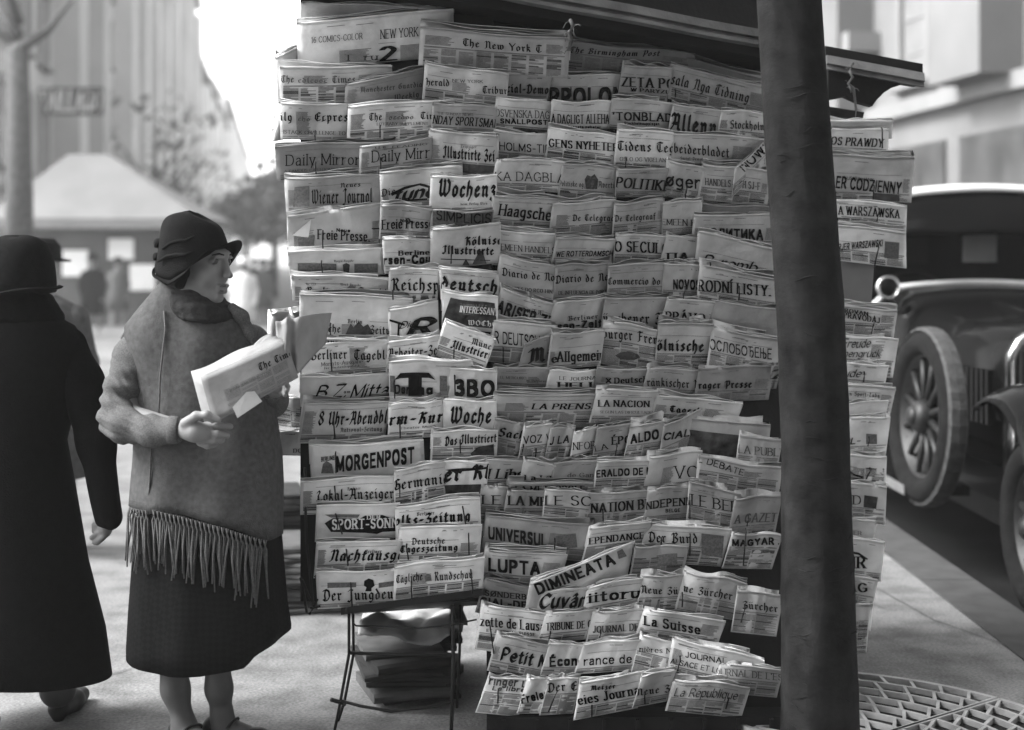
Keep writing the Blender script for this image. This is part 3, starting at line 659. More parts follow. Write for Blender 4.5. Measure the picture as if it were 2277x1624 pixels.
# ------------------------------------------------------------------ tree before the kiosk, and its grate
TX, TY = (1826 - CU) / F * 4.3, 4.3
TR = empty('plane_tree', (TX, TY, -.05), 'smooth-barked leaning tree trunk standing in front of the kiosk', 'tree')
def trunkpt(z):   # centre and radius from the picture at depth 4.3
    v = HORIZ - (z - EYE) * F / TY
    uc = np.interp(v, [-1500, -200, 0, 300, 700, 1000, 1300, 1624, 1750], [1600, 1742, 1756, 1775, 1800, 1812, 1818, 1824, 1826]); wd = np.interp(v, [-1500, -200, 0, 300, 700, 1000, 1300, 1560, 1624, 1750], [118, 136, 139, 146, 148, 150, 160, 168, 173, 196])
    return W(uc, v, TY), wd / 2 / F * TY
m = MB(); rs = []; rgn = np.random.RandomState(4); ph = rgn.uniform(0, 6.28, 12)
for i in range(150):
    z = -.05 + 4.6 * i / 149; c, r = trunkpt(z); row = []
    for j in range(48):
        t = 2 * math.pi * j / 48
        q = r * (1 + .025 * math.sin(3 * t + 2.3 * z + ph[0]) + .015 * math.sin(7 * t - 5 * z + ph[1]) + .008 * math.sin(13 * t + 17 * z + ph[2]) + .012 * max(0, math.sin(21 * z + 1.2 * math.sin(2 * t + ph[3]) + ph[4])) ** 6)
        row.append((c.x + q * math.cos(t), c.y + q * math.sin(t), z))
    rs.append(row)
m.rings(rs)
bk = bpy.data.materials.new('trunk_bark'); bk.use_nodes = True; t_ = bk.node_tree; b_ = t_.nodes['Principled BSDF']; b_.inputs['Roughness'].default_value = .9; b_.inputs['Specular IOR Level'].default_value = .1
tc = t_.nodes.new('ShaderNodeTexCoord'); mp = t_.nodes.new('ShaderNodeMapping'); mp.inputs['Scale'].default_value = (7, 7, 9); n1 = t_.nodes.new('ShaderNodeTexNoise'); n1.inputs['Scale'].default_value = 1.6; n1.inputs['Detail'].default_value = 9; n1.inputs['Roughness'].default_value = .65
n2 = t_.nodes.new('ShaderNodeTexNoise'); n2.inputs['Scale'].default_value = 1.1; n2.inputs['Detail'].default_value = 10
r1 = t_.nodes.new('ShaderNodeMapRange'); r1.inputs[1].default_value = .36; r1.inputs[2].default_value = .68; r1.inputs[3].default_value = .001; r1.inputs[4].default_value = .02
mx = t_.nodes.new('ShaderNodeMath'); mx.operation = 'ADD'; ml = t_.nodes.new('ShaderNodeMath'); ml.operation = 'MULTIPLY'; ml.inputs[1].default_value = .5
t_.links.new(tc.outputs['Object'], mp.inputs[0]); t_.links.new(mp.outputs[0], n1.inputs['Vector']); mp2 = t_.nodes.new('ShaderNodeMapping'); mp2.inputs['Scale'].default_value = (9, 9, 3.5); t_.links.new(tc.outputs['Object'], mp2.inputs[0]); t_.links.new(mp2.outputs[0], n2.inputs['Vector'])
t_.links.new(n1.outputs[0], ml.inputs[0]); mh = t_.nodes.new('ShaderNodeMath'); mh.operation = 'MULTIPLY'; mh.inputs[1].default_value = .5; t_.links.new(n2.outputs[0], mh.inputs[0]); t_.links.new(ml.outputs[0], mx.inputs[0]); t_.links.new(mh.outputs[0], mx.inputs[1]); t_.links.new(mx.outputs[0], r1.inputs[0]); t_.links.new(r1.outputs[0], b_.inputs['Base Color'])
bp = t_.nodes.new('ShaderNodeBump'); bp.inputs['Strength'].default_value = .8; bp.inputs['Distance'].default_value = .01; t_.links.new(n1.outputs[0], bp.inputs['Height']); t_.links.new(bp.outputs[0], b_.inputs['Normal'])
# curled bark scars
rg = random.Random(31); sc_ = m
for k in range(60):
    z = rg.uniform(.1, 2.6); c, r = trunkpt(z); t0 = rg.uniform(-2.9, -.2); ln = rg.uniform(.3, 1.1)
    sc_.tube([(c.x + (r * 1.012) * math.cos(t0 + ln * q / 5), c.y + (r * 1.012) * math.sin(t0 + ln * q / 5), z + .003 * math.sin(q * 1.7 + k) + .004 * q * ((k % 3) - 1)) for q in range(6)], [.0003, .0012, .002, .0018, .0012, .0003], 5)
m.build('trunk', bk, TR, smooth=True)
c, r = trunkpt(4.5)
for k in range(5):
    a = k * 1.3 + .4; l = MB(); d = Vector((math.cos(a), math.sin(a), 1.1)); l.tube([c - Vector((0, 0, .25)), c + d * .5, c + d * 1.2 + Vector((0, 0, .3)), c + d * 1.9 + Vector((.1, 0, .9))], [r * .8, r * .55, r * .35, .015], 8); l.build('limb', bk, TR, smooth=True)

setp(MB().lathe((TX, TY, 0), (0, 0, 1), [(.001, .003), (.88, .003), (.88, .004), (.001, .004)], 48).build('tree_pit', M_SOIL), kind='structure')
G = empty('tree_grate', (TX, TY, .006), 'round cast-iron tree grate with slanting slots around the trunk', 'tree grate')
def bar(mb, p0, p1, wd, z0, z1):
    p0, p1 = Vector((p0[0], p0[1], 0)), Vector((p1[0], p1[1], 0)); d = (p1 - p0).normalized(); n = Vector((-d.y, d.x, 0)) * wd / 2
    mb.prism([(p0 - n) + Vector((0, 0, z0)), (p1 - n) + Vector((0, 0, z0)), (p1 + n) + Vector((0, 0, z0)), (p0 + n) + Vector((0, 0, z0))], (0, 0, z1 - z0))
RS = [.2, .2875, .375, .4625, .55, .6375, .725, .8125, .9]
for q in (0, 2, 3):
    m = MB(); a0 = R(37) + q * math.pi / 2 + .006; a1 = a0 + math.pi / 2 - .012
    for k, r in enumerate(RS):
        wd = .02 if k in (0, len(RS) - 1) else .011; nseg = 16
        ring = []
        for s_ in range(nseg + 1):
            a = a0 + (a1 - a0) * s_ / nseg; ring.append([(TX + rr * math.cos(a), TY + rr * math.sin(a), zz) for rr, zz in ((r - wd / 2, .007), (r + wd / 2, .007), (r + wd / 2, .026), (r - wd / 2, .026))])
        m.rings(ring)
    for k in range(len(RS) - 1):
        n = int(4 + 1.4 * k)
        for s_ in range(n):
            a = a0 + (a1 - a0) * (s_ + (.5 if k % 2 else .2)) / n; b = a + .09 * .5 / RS[k]
            bar(m, (TX + RS[k] * math.cos(a), TY + RS[k] * math.sin(a)), (TX + RS[k + 1] * math.cos(b), TY + RS[k + 1] * math.sin(b)), .011, .0075, .0255)
    for a in (a0, a1): bar(m, (TX + RS[0] * math.cos(a), TY + RS[0] * math.sin(a)), (TX + RS[-1] * math.cos(a), TY + RS[-1] * math.sin(a)), .016, .007, .027)
    m.build('grate_quarter', M_IRON, G)
ORD = 'first second third fourth fifth sixth seventh eighth ninth tenth eleventh twelfth thirteenth fourteenth fifteenth sixteenth seventeenth eighteenth nineteenth twentieth twenty-first twenty-second twenty-third twenty-fourth twenty-fifth'.split()
SDESC = {'fr': 'blackletter', 'frb': 'heavy blackletter', 'frl': 'light blackletter', 'fri': 'slanted blackletter', 'ro': 'spaced serif', 'rob': 'bold serif', 'roi': 'slanted serif', 'rol': 'thin serif',
         'sl': 'slab-serif', 'sa': 'thin block-letter', 'sab': 'fat block-letter', 'sai': 'slanted block-letter', 'sc': 'handwritten script', 'scb': 'bold script', 'br': 'brush-lettered'}
PAPERS = []
def pp(blk, row, x0, y0, x1, y1, h, texts=(), g=2, lv=2, z=0.0, sk=0, shapes=(), fine=True, note=None, wave=None):
    PAPERS.append((blk, row, x0, y0, x1, y1, h, texts, g, lv, z, sk, shapes, fine, note, wave))

def sheet(mb, P, thick, nx=15, nb=8, tmin=0.0):
    """a folded sheet bundle: back, rounded top fold, front, closed at both ends"""
    prof = []
    for i in range(3): prof.append((1 - i / 2 * .96, thick, 0))
    for i in range(1, 6):
        a = math.pi * i / 6; prof.append((.0, thick * (.5 + .5 * math.cos(a)), -math.sin(a)))
    for i in range(nb + 1): prof.append((i / nb if i else .0, 0, 0))
    rings = [[P(j / nx, t, -dz, lift) for t, dz, lift in prof] for j in range(nx + 1)]
    return mb.rings(rings, closed=True, cap=True)

def make_paper(i, blk, row, x0, y0, x1, y1, h, texts, g, lv, z, sk, shapes, fine, note, wave):
    rg = random.Random(1000 + i)
    if blk == 'R': sk = min(sk, -18 if row > 15 else (-13 if row > 8 else -8))
    y0 += rg.uniform(-5, 5); y1 += rg.uniform(-5, 5); sk = sk + rg.uniform(-8, 5); dx, dy = x1 - x0, y1 - y0
    cu1, cu2 = (rg.choice((.016, .022, -.012)) if rg.random() < .4 else 0), rg.choice((0, 1))
    wa = (rg.uniform(.8, 3.2) if wave is None else wave) * min(1, dx / 130); wf, wp = rg.uniform(.5, 1.3), rg.uniform(0, 6.28)
    bul = rg.uniform(.012, .034) * min(1.1, max(.7, dx / 140)); be = rg.uniform(2, 3.4); shg = .062 + rg.uniform(-.006, .006); yaw = rg.uniform(.012, .026)
    b1, b2, b3 = rg.uniform(.004, .010), rg.uniform(0, 6.28), rg.uniform(.6, 1.6)
    cr1, cr2 = (rg.uniform(.002, .005) if dx > 80 else 0), rg.uniform(.4, .62); c1, c2, c3 = rg.uniform(.0008, .0026), rg.uniform(8, 20), rg.uniform(-8, 8); thick = .017 if lv < 4 else .009; rpx = thick / 2 * 690
    def surf(s, t, off=0.0, lift=0.0):
        u = x0 + dx * s + sk * t; v = y0 + dy * s + h * t + wa * math.sin(6.28 * wf * s + wp) * (1 - t) ** 1.5
        v += rpx * (1 - t) + lift * -rpx
        fw = z + shg * (1 - t) + .006 + yaw * (1 - s) + bul * (1 - abs(2 * s - 1) ** be) * (1 - .55 * t) - cr1 * math.exp(-((s - cr2) / .05) ** 2) + b1 * math.sin(6.28 * b3 * s + b2 + 2 * t) * (1 - .4 * t) + c1 * math.sin(c2 * s + 9 * t + b2) * math.sin(7 * t + c3 * s) + off
        if cu1: fw += cu1 * math.exp(-((s - cu2) ** 2 * 26 + t * t * 9))
        return W(u, v, ystand(u, blk, v) - fw)
    loc = surf(.5, 1.0)
    mb = MB(); sheet(mb, surf, thick, 22, 10)
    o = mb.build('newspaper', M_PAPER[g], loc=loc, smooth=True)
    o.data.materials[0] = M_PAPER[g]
    # inner leaves showing above and beside the fold
    if lv:
        lm = MB()
        for k in range(lv):
            e = rg.uniform(1.4, 5.0) * (k + 1); a0 = rg.uniform(-5, 3) * .5 * (1 if k else 0) / dx; a1 = 1 + rg.uniform(-40, 5) / dx * (1 if rg.random() < .45 else .12)
            tl2 = rg.uniform(-13, 13) if rg.random() < .7 else 0; w2, f2, p2 = rg.uniform(1.0, 3.4), rg.uniform(.6, 2.2), rg.uniform(0, 6.28); th2 = rg.uniform(.004, .008); dep = thick + .002 + k * .0075
            def lf(s, t, off=0.0, lift=0.0, e=e, a0=a0, a1=a1, w2=w2, f2=f2, p2=p2, dep=dep, th2=th2, tl2=tl2):
                ss = a0 + (a1 - a0) * s; p = surf(ss, t * .55, off - dep, 0)
                up = (e + tl2 * (s - .5) + w2 * math.sin(6.28 * f2 * s + p2)) * (1 - t) + lift * th2 * 345
                return p + Vector((0, 0, up / 690))
            sheet(lm, lf, th2, 18, 3)
        lm.build('inner_leaves', M_PAPER[min(4, g + 1)], o, smooth=True)
    # printing
    pm = MB(); det = dx * h - dy * sk
    def loc_st(u, v):
        a, b = u - x0, v - y0; return ((a * h - b * sk) / det, (b * dx - a * dy) / det)
    def put(poly, ink, off):
        q = clip_poly([loc_st(*p) for p in poly], .012, .988, 0)
        q = q and clip_poly(q, .06, .985, 1)
        if q: pm.add([surf(s, t, off) for s, t in q], [tuple(range(len(q)))], ink)
    def rect(a0, b0, a1, b1, ink, off=.0016, n=1):
        for j in range(n):
            l0, l1 = a0 + (a1 - a0) * j / n, a0 + (a1 - a0) * (j + 1) / n
            q = [(l0, b0), (l1, b0), (l1, b1), (l0, b1)]
            pm.add([surf(s, t, off) for s, t in q], [(0, 1, 2, 3)], ink)
    def put_wide(poly, ink, off):
        q = clip_poly([loc_st(*p) for p in poly], .012, .988, 0); q = q and clip_poly(q, .06, .985, 1)
        if not q: return
        s0, s1, t0, t1 = min(p[0] for p in q), max(p[0] for p in q), min(p[1] for p in q), max(p[1] for p in q)
        ns, nt_ = max(1, int((s1 - s0) * dx / 6)), max(1, int((t1 - t0) * h / 10))
        for a in range(ns):
            c = clip_poly(q, s0 + (s1 - s0) * a / ns, s0 + (s1 - s0) * (a + 1) / ns, 0)
            for b in range(nt_ if c else 0):
                e = clip_poly(c, t0 + (t1 - t0) * b / nt_, t0 + (t1 - t0) * (b + 1) / nt_, 1)
                if e: pm.add([surf(s, t, off) for s, t in e], [tuple(range(len(e)))], ink)
    for pts, ink in shapes: put_wide(pts, ink, .0022)
    low = .32
    for tx in texts:
        s_, sty, u0, vb, u1, hc = tx[:6]; vb1 = tx[6] if len(tx) > 6 and tx[6] is not None else vb + dy / dx * (u1 - u0); ink = tx[7] if len(tx) > 7 else 0
        sl_ = (vb1 - vb) / max(1, u1 - u0); L = math.hypot(u1 - u0, vb1 - vb); c, s2 = (u1 - u0) / L, (vb1 - vb) / L
        rotd = abs(sl_) > .18
        for p in text_polys(s_, sty, hc, L):
            if rotd: q = [(u0 + a * c + b * s2, vb + a * s2 - b * c) for a, b in p]
            else: q = [(u0 + a * c, vb + a * s2 - b) for a, b in p]
            put(q, ink, .004)
        low = max(low, loc_st((u0 + u1) / 2, (vb + vb1) / 2 + 3)[1])
    if fine:
        t = low + 3.0 / h
        if texts and t < .9: rect(.03, t, .97, t + 1.0 / h, 4, n=6); t += 1.8 / h; rect(.03, t, .97, t + .8 / h, 1, n=6); t += 2.4 / h
        nc = max(2, int(dx / 38)); heads = [rg.random() for _ in range(nc)]
        while t < .97:
            for c in range(nc):
                if rg.random() < .06: continue
                a = .03 + .94 * c / nc; b = .03 + .94 * (c + 1) / nc - .02
                if rg.random() < .25: b = a + (b - a) * rg.uniform(.4, .9)
                hh = 1.35 if rg.random() > .2 else 2.2
                rect(a, t, b, min(.985, t + hh / h), 1 if hh < 2 else 4, n=2)
            t += 2.5 / h
        t0 = .12
        if texts and dx > 110 and h > 60:
            tt = max(texts, key=lambda q: q[5]); sa, sb = loc_st(tt[2], tt[3])[0], loc_st(tt[4], tt[3])[0]; tb = loc_st(tt[2], tt[3] - tt[5])[1]
            for e0, e1 in ((.03, sa - .03), (sb + .03, .97)):
                if e1 - e0 > .07:
                    e0, e1 = max(e0, e1 - .22) if e0 < .1 else e0, min(e1, e0 + .22) if e1 > .9 else e1; q = max(.2, tb)
                    while q < low: rect(e0, q, e1 - rg.uniform(0, .3) * (e1 - e0), q + 1.3 / h, 1, n=2); q += 2.6 / h
            q = max(.16, tb - 9 / h)
            if rg.random() < .7 and q < tb: rect(max(.05, sa), q, min(.95, sb), q + .8 / h, 1, n=6)
        if texts and low > .5 and h > 55:
            for c in range(3):
                if rg.random() < .6: a = rg.uniform(.05, .7); rect(a, t0 + .02 * c, a + rg.uniform(.1, .25), t0 + .02 * c + 1.2 / h, 1)
    if pm.v: pm.build('print', INKS, o)
    return o
def near(dx): return dx
L, RR, WW = 'L', 'R', 'W'
# ---- rows of the rack, from the roof down
pp(L, 1, 672, -6, 1010, 12, 60, g=1, fine=False, z=-.03)
pp(L, 1, 660, 40, 1008, 18, 112, [("16 COMICS-COLOR", 'ro', 692, 92, 806, 14, 84, 4), ("NEW YORK AM", 'ro', 846, 84, 960, 20, 76, 0), ("2", 'rob', 842, 136, 880, 32), ("T  ru", 'ro', 765, 135, 840, 14, 133, 4)], g=2, lv=3, z=-.02)
pp(L, 1, 935, 58, 1268, 84, 92, [("The New York T", 'fr', 1028, 100, 1205, 17, 116, 0)], g=2, lv=4)
pp(RR, 1, 1160, 84, 1264, 92, 75, (), g=1, lv=1, fine=False, z=.03)
pp(RR, 1, 1258, 85, 1546, 108, 78, [("The Birmingham Post", 'fri', 1265, 114, 1466, 13, 122, 0)], g=0, lv=2, z=.0)
pp(RR, 1, 1480, 112, 1712, 165, 62, (), g=1, lv=2, fine=False, z=-.03)
pp(L, 2, 612, 122, 668, 100, 110, (), g=2, lv=3, fine=False, z=-.05, sk=14)
pp(L, 2, 622, 140, 872, 137, 97, [("The", 'fr', 624, 181, 654, 16, None, 4), ("Times", 'fr', 738, 181, 790, 17, None, 4), ("cdlcooc", 'fr', 662, 181, 728, 11, None, 1)], g=2, lv=2)
pp(L, 2, 768, 182, 948, 140, 84, [("Manchester Guardian", 'fr', 800, 203, 948, 13, 190, 4), ("Weekly", 'fr', 876, 222, 932, 13, 214, 4)], g=0, lv=3, z=.012)
pp(L, 2, 945, 138, 1132, 158, 90, [("Herald", 'fr', 945, 188, 1000, 17, 189, 0), ("NEW YORK", 'ro', 1006, 178, 1074, 7, 182, 4), ("Tribune", 'fr', 1072, 206, 1140, 17, 208, 0)], g=2, lv=1, z=.02)
pp(RR, 2, 1128, 154, 1229, 158, 64, [("cial-Demok", 'frb', 1126, 204, 1230, 21, 208)], g=2, lv=1, z=.03)
pp(RR, 2, 1228, 158, 1387, 166, 66, [("PPOLON", 'sab', 1222, 236, 1388, 40, 236)], g=2, lv=2, z=.0)
pp(RR, 2, 1385, 138, 1496, 150, 82, [("ZETA PO", 'rob', 1382, 189, 1500, 22, 196), ("W PARYZU", 'rob', 1402, 201, 1490, 8, 208)], g=2, lv=2, z=.02)
pp(RR, 2, 1492, 132, 1712, 184, 84, [("sala Nya Tidning", 'fr', 1490, 184, 1664, 26, 226)], g=2, lv=2, z=.02)
pp(L, 3, 613, 254, 645, 250, 62, (), g=3, lv=1, fine=False, z=-.04)
pp(L, 3, 620, 226, 778, 228, 88, [("ily", 'fr', 622, 266, 650, 20, None, 0), ("cho", 'fr', 662, 266, 690, 12, None, 1), ("Express", 'fr', 698, 266, 786, 21, None, 0), ("HSTACK CHALLENGE TO", 'ro', 624, 296, 768, 8, None, 4)], g=2, lv=2)
pp(L, 3, 774, 232, 1010, 214, 92, [("The", 'fr', 820, 266, 850, 17, 265, 0), ("oecdoo", 'fr', 864, 264, 920, 11, 262, 1), ("Times", 'fr', 934, 262, 990, 17, 262, 0), ("LITERARY SUPPLEMENT", 'ro', 838, 277, 952, 6, 275, 4)], g=2, lv=1, z=.01)
pp(L, 3, 962, 222, 1106, 230, 82, [("NDAY SPORTSMAN", 'roi', 962, 272, 1108, 19, 282), ("THE SUNDAY NEWS", 'ro', 972, 250, 1052, 6, 255, 4)], g=1, lv=1, z=.025)
pp(RR, 3, 1103, 210, 1229, 218, 88, [("DSVENSKA DAGB", 'ro', 1102, 256, 1232, 17, 262), ("SNÄLLPOSTE", 'sab', 1112, 272, 1228, 10, 276)], g=3, lv=1, z=.03, shapes=[([(1125, 292), (1150, 283), (1180, 286), (1200, 296)], 3)])
pp(RR, 3, 1227, 222, 1363, 222, 68, [("A DAGLIGT ALLEHAN", 'rob', 1226, 273, 1364, 21, 274), ("Senaste nyheter", 'sab', 1262, 285, 1336, 6)], g=3, lv=0, z=.03)
pp(RR, 3, 1361, 214, 1498, 222, 76, [("'TONBLAD", 'sl', 1362, 265, 1494, 18, 268), ("Stockholmsupplagan", 'sab', 1388, 276, 1466, 6, 277)], g=3, lv=2, z=.02)
pp(RR, 3, 1496, 222, 1608, 246, 82, [("Allenn", 'br', 1488, 286, 1594, 40, 302)], g=2, lv=2, z=.02)
pp(RR, 3, 1604, 240, 1716, 242, 70, [("Stockholms", 'fr', 1622, 284, 1712, 20, 288)], g=3, lv=1, z=.025)
pp(L, 4, 611, 318, 888, 306, 84, [("Daily Mirror", 'rol', 636, 366, 800, 25, 364, 0), ("A FAMOUS CARTOONIST ESCAPES", 'ro', 632, 383, 800, 6, None, 4)], g=1, lv=2)
pp(L, 4, 800, 318, 962, 299, 86, [("Daily Mirror", 'rol', 827, 358, 985, 26, 346, 0), ("THE LEADING", 'ro', 830, 326, 950, 5, 318, 4)], g=1, lv=1, z=.02)
pp(L, 4, 954, 284, 1106, 300, 98, [("Illustrirte Zei", 'frb', 984, 348, 1100, 27, 358), ("Leipziger", 'frl', 1024, 324, 1060, 7, 326, 4)], g=3, lv=2, z=.02, shapes=[([(980, 360), (1100, 368), (1100, 384), (984, 384)], 3)])
pp(RR, 4, 1098, 288, 1222, 294, 68, [("KHOLMS-TIDN", 'sa', 1096, 330, 1240, 18, 340)], g=2, lv=2, z=.02)
pp(RR, 4, 1220, 281, 1374, 292, 76, [("GENS NYHETER", 'rob', 1220, 324, 1374, 18, 334)], g=3, lv=2, z=.02)
pp(RR, 4, 1372, 280, 1499, 290, 88, [("Tidens Teg", 'fr', 1372, 332, 1500, 23, 338), ("OSLO OG VIGELAND", 'ro', 1378, 357, 1488, 9, 360)], g=3, lv=2, z=.02)
pp(RR, 4, 1496, 288, 1716, 302, 74, [("rbeiderbladet", 'fr', 1488, 336, 1622, 23, 350), ("Social-Demokraten", 'fr', 1512, 354, 1585, 7, 358)], g=2, lv=2, z=.02)
pp(RR, 4, 1634, 366, 1712, 298, 70, [("NOWIN", 'sa', 1655, 378, 1725, 26, 318)], g=2, lv=1, z=.06, sk=36)
pp(L, 5, 632, 388, 850, 380, 88, [("Wiener Journal", 'fr', 692, 452, 828, 34, 450), ("Neues", 'fr', 756, 414, 802, 10, None, 0)], g=2, lv=3, shapes=[([(655, 412), (688, 408), (688, 458), (652, 460)], 1)])
pp(L, 5, 844, 376, 1028, 364, 92, [("tund", 'scb', 872, 446, 966, 26, 434), ("Die", 'frl', 846, 436, 880, 18, 430)], g=2, lv=3, z=.012, shapes=[([(868, 428), (900, 412), (935, 405), (958, 412), (956, 440), (950, 440), (952, 416), (932, 410), (902, 418), (872, 434)], 0), ([(846, 446), (950, 440), (950, 444), (846, 450)], 0)])
pp(L, 5, 958, 383, 1106, 386, 82, [("Wochenze", 'br', 972, 434, 1118, 38, 436), ("beim Verlag Wien", 'fr', 1024, 456, 1084, 6, None, 4)], g=3, lv=2, z=.02)
pp(RR, 5, 1103, 344, 1258, 352, 92, [("KA DAGBLA", 'rol', 1101, 398, 1256, 20, 404)], g=2, lv=2, z=.03, shapes=[([(1103, 424), (1160, 428), (1240, 434), (1240, 428), (1160, 422), (1103, 418)], 0)])
pp(RR, 5, 1250, 356, 1374, 366, 82, [("Politiske og", 'fr', 1242, 412, 1298, 13, 416, 4), ("Avertisse", 'fr', 1330, 416, 1384, 14, 418, 4)], g=2, lv=4, z=.02, shapes=[([(1300, 398), (1306, 388), (1314, 392), (1322, 386), (1330, 398), (1328, 420), (1304, 420)], 4)])
pp(RR, 5, 1371, 370, 1488, 366, 70, [("POLITIKE", 'roi', 1368, 414, 1488, 24, 424)], g=2, lv=1, z=.03)
pp(RR, 5, 1484, 354, 1572, 366, 86, [("øgens", 'sa', 1481, 410, 1580, 28, 420)], g=2, lv=2, z=.02)
pp(RR, 5, 1564, 362, 1720, 376, 86, [("HANDELS-OCH SJÖF", 'rob', 1568, 408, 1690, 16, 420, 4)], g=1, lv=3, z=.02)
pp(L, 6, 640, 472, 850, 448, 108, [("Freie Presse.", 'rob', 706, 529, 822, 22, 536), ("Neue", 'sab', 748, 512, 778, 7, 514)], g=1, lv=3, shapes=[([(650, 520), (692, 482), (686, 526)], 2), ([(826, 505), (844, 505), (844, 550), (824, 552), (824, 549), (842, 548), (842, 508), (828, 508)], 0), ([(662, 528), (700, 520), (698, 545), (664, 548)], 1)])
pp(L, 6, 847, 450, 962, 456, 84, [("Freie Presse", 'rob', 849, 508, 962, 22, 504), ("Neue", 'sab', 890, 491, 918, 6)], g=1, lv=2, z=.02)
pp(L, 6, 960, 462, 1098, 464, 66, [("SIMPLICISS", 'sa', 970, 486, 1108, 22, 496)], g=0, lv=1, z=.03, shapes=[([(962, 466), (1098, 468), (1098, 530), (962, 530)], 4)], fine=False)
pp(RR, 6, 1094, 432, 1242, 442, 86, [("Haagsche C", 'roi', 1108, 476, 1250, 26, 494)], g=1, lv=4, z=.03)
pp(RR, 6, 1228, 444, 1370, 438, 88, [("De Telegraaf", 'fr', 1272, 488, 1374, 15, 490)], g=2, lv=3, z=.02)
pp(RR, 6, 1366, 444, 1478, 438, 82, [("De Telegraaf", 'fr', 1366, 490, 1458, 15, 486)], g=2, lv=3, z=.03)
pp(RR, 6, 1474, 440, 1562, 436, 80, [("EMEEN HA", 'ro', 1472, 498, 1560, 14, 502)], g=2, lv=3, z=.015)
pp(RR, 6, 1556, 446, 1728, 452, 60, (), g=1, lv=2, z=-.02, fine=False)
pp(RR, 6, 1544, 474, 1732, 472, 82, [("ПОЛИТИКА", 'sab', 1562, 526, 1696, 22, 532)], g=1, lv=2, z=.0)
pp(L, 7, 640, 556, 852, 548, 66, [("Morgen-Ausgabe", 'fr', 742, 581, 786, 6, None, 4)], g=2, lv=2, shapes=[([(662, 583), (748, 584), (748, 606), (662, 606)], 1), ([(762, 586), (770, 582), (778, 586), (776, 606), (764, 606)], 4), ([(788, 584), (840, 584), (840, 606), (788, 606)], 1)], fine=False)
pp(L, 7, 850, 520, 962, 522, 84, [("Berliner", 'rob', 886, 566, 964, 11, 562), ("rsen-Couri", 'sab', 852, 586, 976, 18, 582)], g=2, lv=2, z=.015)
pp(L, 7, 958, 506, 1114, 488, 96, [("Kölnische", 'frb', 1032, 543, 1140, 20, 540), ("Illustrierte", 'frb', 982, 562, 1098, 19, 566)], g=3, lv=3, z=.02, shapes=[([(1050, 588), (1066, 556), (1072, 556), (1084, 592)], 3), ([(1028, 590), (1036, 574), (1044, 590)], 3), ([(980, 574), (1090, 578), (1090, 580), (980, 576)], 0)], fine=False)
pp(RR, 7, 1103, 510, 1238, 516, 84, [("GEMEEN HANDELSB", 'ro', 1103, 552, 1244, 14, 562)], g=2, lv=3, z=.03)
pp(RR, 7, 1236, 522, 1372, 526, 78, [("WE ROTTERDAMSCHE C", 'sai', 1236, 570, 1382, 11, 566)], g=2, lv=4, z=.02)
pp(RR, 7, 1369, 512, 1488, 520, 78, [("O SECULO", 'rob', 1366, 556, 1488, 24, 562)], g=2, lv=2, z=.03)
pp(RR, 7, 1482, 520, 1564, 520, 74, [("ПАХЛ", 'rob', 1483, 583, 1576, 22, 580)], g=2, lv=1, z=.02)
pp(RR, 7, 1552, 512, 1732, 548, 90, [("B remb", 'sc', 1560, 588, 1680, 24, 604)], g=2, lv=2, z=.03)
pp(L, 8, 648, 608, 868, 608, 66, [("Berliner", 'fr', 680, 655, 766, 20), ("Tageblatt", 'fr', 795, 657, 890, 20), ("Abend-Ausgabe", 'fr', 756, 633, 802, 6, None, 4), ("Nr. 123", 'fr', 680, 630, 702, 5, None, 4)], g=2, lv=3, shapes=[([(770, 640), (778, 632), (790, 634), (792, 656), (772, 656)], 1)])
pp(L, 8, 866, 588, 978, 592, 82, [("Reichspo", 'fr', 868, 644, 994, 29, 646)], g=3, lv=2, z=.015)
pp(L, 8, 976, 590, 1108, 606, 78, [("deutsche", 'br', 978, 640, 1124, 30, 652)], g=2, lv=2, z=.02)
pp(RR, 8, 1112, 564, 1240, 586, 100, [("Diario de Not", 'fr', 1115, 610, 1242, 18, 624), ("GRAVES DO RCO HINT", 'rob', 1122, 642, 1235, 8, 652, 4)], g=2, lv=3, z=.03)
pp(RR, 8, 1236, 588, 1360, 586, 90, [("Diario de Not", 'fr', 1234, 629, 1362, 18, 622), ("DE INFLUENCIA DE PORTO", 'rob', 1242, 655, 1355, 8, 652, 4)], g=2, lv=4, z=.02)
pp(RR, 8, 1352, 584, 1482, 580, 88, [("Commercio do P", 'fr', 1350, 630, 1488, 17, 632)], g=2, lv=2, z=.03)
pp(RR, 8, 1476, 582, 1566, 586, 92, [("NOVOSTI", 'sab', 1497, 640, 1572, 20, 642)], g=3, lv=3, z=.02)
pp(RR, 8, 1556, 590, 1738, 612, 96, [("RODNÍ LISTY.", 'rob', 1552, 646, 1714, 24, 656)], g=2, lv=4, z=.025)
pp(L, 9, 668, 652, 918, 664, 100, [("sche", 'fr', 720, 738, 758, 18, None), ("Zeitung", 'fr', 822, 742, 890, 19, None), ("Berlin", 'fr', 772, 718, 806, 9, None)], g=2, lv=4, shapes=[([(768, 744), (780, 718), (786, 728), (798, 714), (808, 726), (818, 720), (832, 744)], 4)])
pp(L, 9, 864, 680, 974, 666, 90, [("Die", 'sc', 888, 728, 920, 15, 724), ("R", 'scb', 902, 746, 956, 38, 744)], g=2, lv=2, z=.02, fine=False, shapes=[([(866, 706), (900, 716), (900, 722), (866, 711)], 0), ([(885, 714), (889, 714), (888, 746), (883, 746)], 0)])
